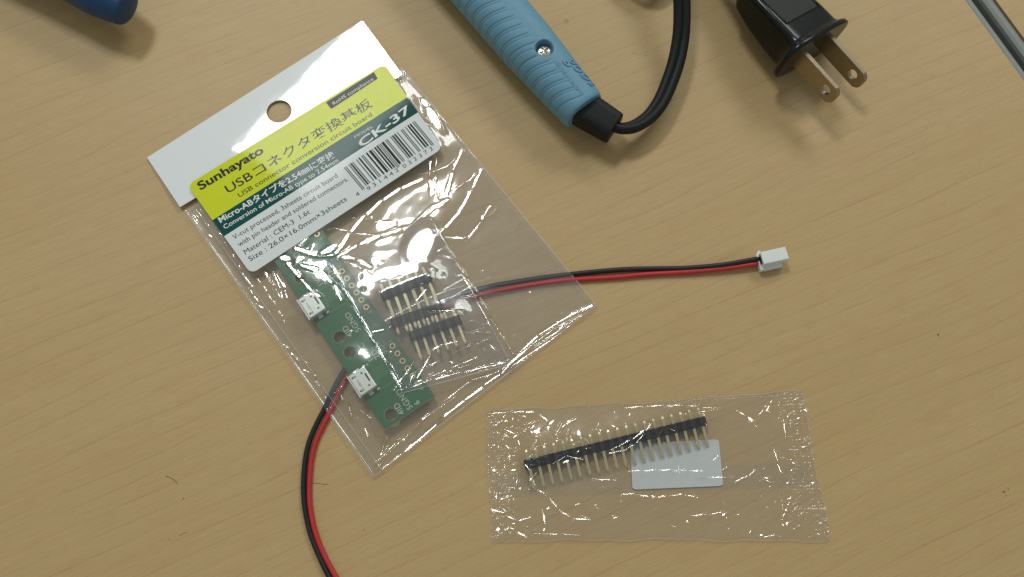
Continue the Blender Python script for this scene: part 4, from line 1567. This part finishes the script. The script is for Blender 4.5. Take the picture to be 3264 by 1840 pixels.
# crumpling: sharp folds of many sizes
r2 = np.random.default_rng(5)
def rnd_fold(u, v, L, a, sg, h):
    pts = [(u, v)]
    for k in range(2):
        a += r2.uniform(-.5, .5)
        pts.append((pts[-1][0] + L / 2 * math.cos(a), pts[-1][1] + L / 2 * math.sin(a)))
    crease(X, Y, C, pts, sg, h, .15, True, 3)
for k in range(420):
    t = r2.uniform()
    u = 1560 + 1070 * r2.uniform()
    v = 1320 + 395 * r2.uniform() - (u - 1560) * .045 * (1 - t)
    if r2.uniform() < .25:
        u = 1560 + 140 * r2.uniform() ** 1.5
    elif r2.uniform() < .3:
        u = 2640 - 240 * r2.uniform() ** 1.3
    mid_zone = 1700 < u < 2450 and 1330 < v < 1560
    if mid_zone and r2.uniform() < .6:
        continue
    sz = r2.uniform(.009, .024)
    rnd_fold(u, v, r2.uniform(12, 60), r2.uniform(0, 6.28), sz, sz * r2.uniform(.5, 1.1) * r2.choice([-1, 1]))
GL = []
for pts, sg, hh in (
 ([(1720, 1320), (1740, 1330), (1745, 1345)], .02, .018), ([(1765, 1395), (1785, 1365), (1835, 1338)], .022, .022), ([(1790, 1352), (1770, 1390)], .02, .02),
 ([(1750, 1585), (1775, 1620), (1800, 1640), (1830, 1655), (1880, 1658)], .018, .018), ([(1728, 1622), (1738, 1680), (1725, 1705)], .026, .028),
 ([(1980, 1575), (2030, 1575), (2055, 1568), (2080, 1588), (2125, 1582), (2140, 1572), (2180, 1576), (2225, 1588)], .022, .022),
 ([(1925, 1445), (1980, 1420), (2030, 1392), (2068, 1358)], .030, .026), ([(1935, 1447), (1995, 1437), (2040, 1400), (2066, 1360)], .014, .012),
 ([(2200, 1645), (2270, 1638), (2310, 1632), (2315, 1655)], .022, .022), ([(2345, 1305), (2380, 1330), (2410, 1365)], .03, .03),
 ([(2420, 1320), (2440, 1300), (2458, 1280)], .022, .024), ([(2425, 1712), (2470, 1706), (2500, 1712), (2530, 1722)], .022, .022),
 ([(2465, 1425), (2475, 1470), (2490, 1510)], .02, .02), ([(2497, 1330), (2502, 1400)], .018, .018), ([(2490, 1660), (2510, 1610), (2520, 1595)], .02, .02),
 ([(2490, 1670), (2510, 1660), (2520, 1650), (2505, 1680)], .02, .02), ([(2340, 1535), (2380, 1520), (2405, 1500)], .018, .016), ([(2425, 1520), (2450, 1522), (2455, 1540)], .016, .018),
 ([(2000, 1503), (2120, 1499), (2240, 1503)], .018, .010), ([(1885, 1527), (1965, 1533)], .02, .010), ([(2240, 1520), (2340, 1524)], .014, .010), ([(1700, 1700), (1850, 1706)], .016, .01),
 ([(1640, 1395), (1690, 1360)], .03, .02), ([(1600, 1640), (1650, 1660), (1690, 1650)], .03, .02), ([(1590, 1690), (1640, 1685)], .03, .02), ([(2180, 1320), (2300, 1310)], .016, .01),
 ([(1990, 1302), (2150, 1296), (2280, 1305)], .020, .014), ([(1660, 1470), (1690, 1500), (1700, 1550), (1745, 1580)], .02, .02),
 ([(1760, 1480), (1795, 1455), (1860, 1470)], .028, .026), ([(1570, 1318), (1640, 1312), (1700, 1315)], .02, .016)):
    crease(X, Y, C, pts, sg, hh * .5, .12)
    GL.append((pts, sg * .75))
# crimp rows in the end seals and the ribbed back-seam band along the middle
end_r = np.clip((s_ - .905) / .02, 0, 1)
end_l = np.clip((.075 - s_) / .02, 0, 1)
rows = np.sin(2 * np.pi * t_ * 3.9 / .085) * (0.35 + .65 * np.clip(np.sin(2 * np.pi * s_ * 9.2 / .20), 0, 1))
C += (end_r + .8 * end_l) * (.0065 * rows + .010 * vnoise(X, Y, 11, 41) + .006 * vnoise(X, Y, 26, 42))
bandm = np.exp(-(((t_ - .44 + .03 * (1 - s_)) / .085) ** 6))
C += bandm * (.0025 * np.sin(2 * np.pi * s_ * 9.2 / .095) * (0.4 + 0.6 * np.abs(vnoise(X, Y, 1.5, 43))) + .003 * vnoise(X, Y, 18, 45))
# left end is pulled tight over the header's corner: radiating fine crumples
lc = at(1690, 1480, .2)
rl = np.hypot(X - lc.x, Y - lc.y)
C += .012 * np.exp(-(rl / .45) ** 2) * (vnoise(X, Y, 14, 51) + .6 * vnoise(X, Y, 30, 52))
C += .016 * vnoise(X, Y, 1.1, 60) + .008 * vnoise(X, Y, 2.0, 61) + .003 * vnoise(X, Y, 6, 62)
Z = np.maximum(Z + C, .03)
Zc = Z.copy()
for pts, hw in GL:
    streak(X, Y, Z, Zc, pts, max(.034, hw * 1.4), LAMP_A, .12, .4)
for k in range(170):
    q = r2.uniform()
    u, v = 1560 + 1070 * r2.uniform(), 1320 + 395 * r2.uniform()
    if q < .34:
        u = 1558 + 150 * r2.uniform() ** 1.3
    elif q < .70:
        u = 2500 + 130 * r2.uniform()
    v -= (u - 1560) * .055 * (1 - (v - 1320) / 395)
    if 1720 < u < 2440 and (v < 1590 or 1690 < v) and r2.uniform() < .62:
        continue
    L_ = .05 + .40 * r2.uniform() ** 2.4
    an = r2.uniform(0, 6.28) if q < .34 or q > .7 else r2.normal(0, .35)
    if .34 <= q <= .7:
        L_ *= .5
    a = at(u, v, .12)
    streak_w(X, Y, Z, Zc, a, a + Vector((L_ * math.cos(an), L_ * math.sin(an), 0)), r2.uniform(.019, .034) * (1.5 if r2.uniform() < .2 else 1), LAMP_A)
Z = blur(Z, 1)
for (u, v), ra, rb, an in (((1757, 1348), .13, .045, 35), ((1612, 1342), .07, .05, 0), ((1640, 1392), .12, .035, 50), ((1588, 1688), .10, .06, 20), ((1735, 1652), .16, .04, 95),
                           ((1690, 1530), .10, .05, 60), ((1802, 1474), .15, .06, 20), ((1850, 1655), .12, .03, 0), ((2040, 1384), .12, .035, 35), ((2080, 1582), .09, .04, -30),
                           ((2390, 1336), .17, .06, -50), ((2448, 1300), .13, .05, 60), ((2306, 1640), .09, .06, 30), ((2440, 1524), .10, .04, -10), ((2508, 1668), .08, .055, 70),
                           ((2470, 1600), .07, .03, 40), ((2425, 1706), .07, .06, 0), ((2500, 1365), .16, .025, 95), ((2568, 1310), .08, .05, -60), ((2590, 1540), .06, .05, 0),
                           ((2190, 1662), .08, .03, -60), ((1960, 1650), .10, .03, 10), ((1900, 1610), .07, .03, 30), ((2130, 1300), .14, .025, 5), ((1575, 1500), .08, .06, 0), ((1600, 1590), .10, .04, 20)):
    tilt_patch(X, Y, Z, (u, v), ra, rb, an, LAMP_A, .12, 1.0, 6)
# edges fall to the lower sheet
ef = np.clip(np.minimum(t_, 1 - t_) / .02, 0, 1)
Z = np.maximum(.03 + (Z - .03) * (.35 + .65 * ef), .022)
grid_mesh('front_film', X, Y, Z, M['cello'], pk)
Xk, Yk, sk, tk = packet_grid(150, 160)
grid_mesh('back_film', Xk, Yk, .012 + .006 * np.abs(vnoise(Xk, Yk, 3, 71)), M['cello'], pk)
def pk_at(s, t):
    j, i = int(round(t * (NB - 1))), int(round(s * (NA - 1)))
    return Vector((X[j, i], Y[j, i], .05))
film_edge('edge', [pk_at(0, k / 160) for k in range(161)], pk, .006, 1)
film_edge('edge', [pk_at(1, k / 160) for k in range(161)], pk, .006, 1)
film_edge('edge', [pk_at(k / 60, 0) for k in range(61)], pk, .005, 1)
film_edge('edge', [pk_at(k / 60, 1) for k in range(61)], pk, .005, 1)
# back seam lap
bt = [(t, .44 - .03 * (1 - t)) for t in np.linspace(.02, .98, 40)]
V = []
for s, tm in bt:
    for dt in (-.085, .085):
        t = tm + dt
        p = kBL.lerp(kBR, s).lerp(kTL.lerp(kTR, s), t)
        V.append((p.x, p.y, .024))
mesh('back_seam', V, [(2 * i, 2 * i + 2, 2 * i + 3, 2 * i + 1) for i in range(len(bt) - 1)], film_mat('seam_film', .1, .03, .025), pk, True)

# =================================================================== hairs and specks on the table
def hair(label, pts, r=.0035):
    P = catmull([at(u, v, .012) for u, v in pts], 6)
    o = tube('hair', P, r, M['lint'], None, 5)
    tag(o, label, 'hair')
    return o
hair('short dark hair beside the red wire', [(996, 1540), (1015, 1541), (1032, 1544), (1047, 1544)])
hair('short dark hair left of the black wire', [(528, 1518), (545, 1524), (560, 1535), (566, 1544)], .004)
hair('faint dark hair near the lower left, below the other hair', [(572, 1708), (585, 1700), (597, 1698)], .003)
sp = []
def speck(u, v, r):
    p = at(u, v, .0)
    k = len(sp)
    sp.append((p, r))
for u, v, r in ((2990, 1068, .03), (2994, 1075, .02), (3200, 1568, .03), (3214, 1560, .018), (3206, 1580, .014), (2822, 176, .012), (2020, 172, .016), (2058, 177, .018), (2034, 186, .014), (585, 1590, .02), (540, 1720, .016), (1425, 1402, .014), (1160, 1690, .014), (2745, 1080, .010), (1790, 610, .008), (470, 1010, .012)):
    speck(u, v, r)
V, F = [], []
for p, r in sp:
    k = len(V)
    m_ = 7
    V += [(p.x + r * math.cos(6.283 * i / m_) * random.uniform(.5, 1.3), p.y + r * math.sin(6.283 * i / m_) * random.uniform(.4, 1.2), .001) for i in range(m_)] + [(p.x, p.y, r * .5)]
    F += [(k + i, k + (i + 1) % m_, k + m_) for i in range(m_)]
o = mesh('dust', V, F, M['lint'], None)
tag(o, 'tiny dark specks of dirt scattered over the tabletop', kind='stuff')
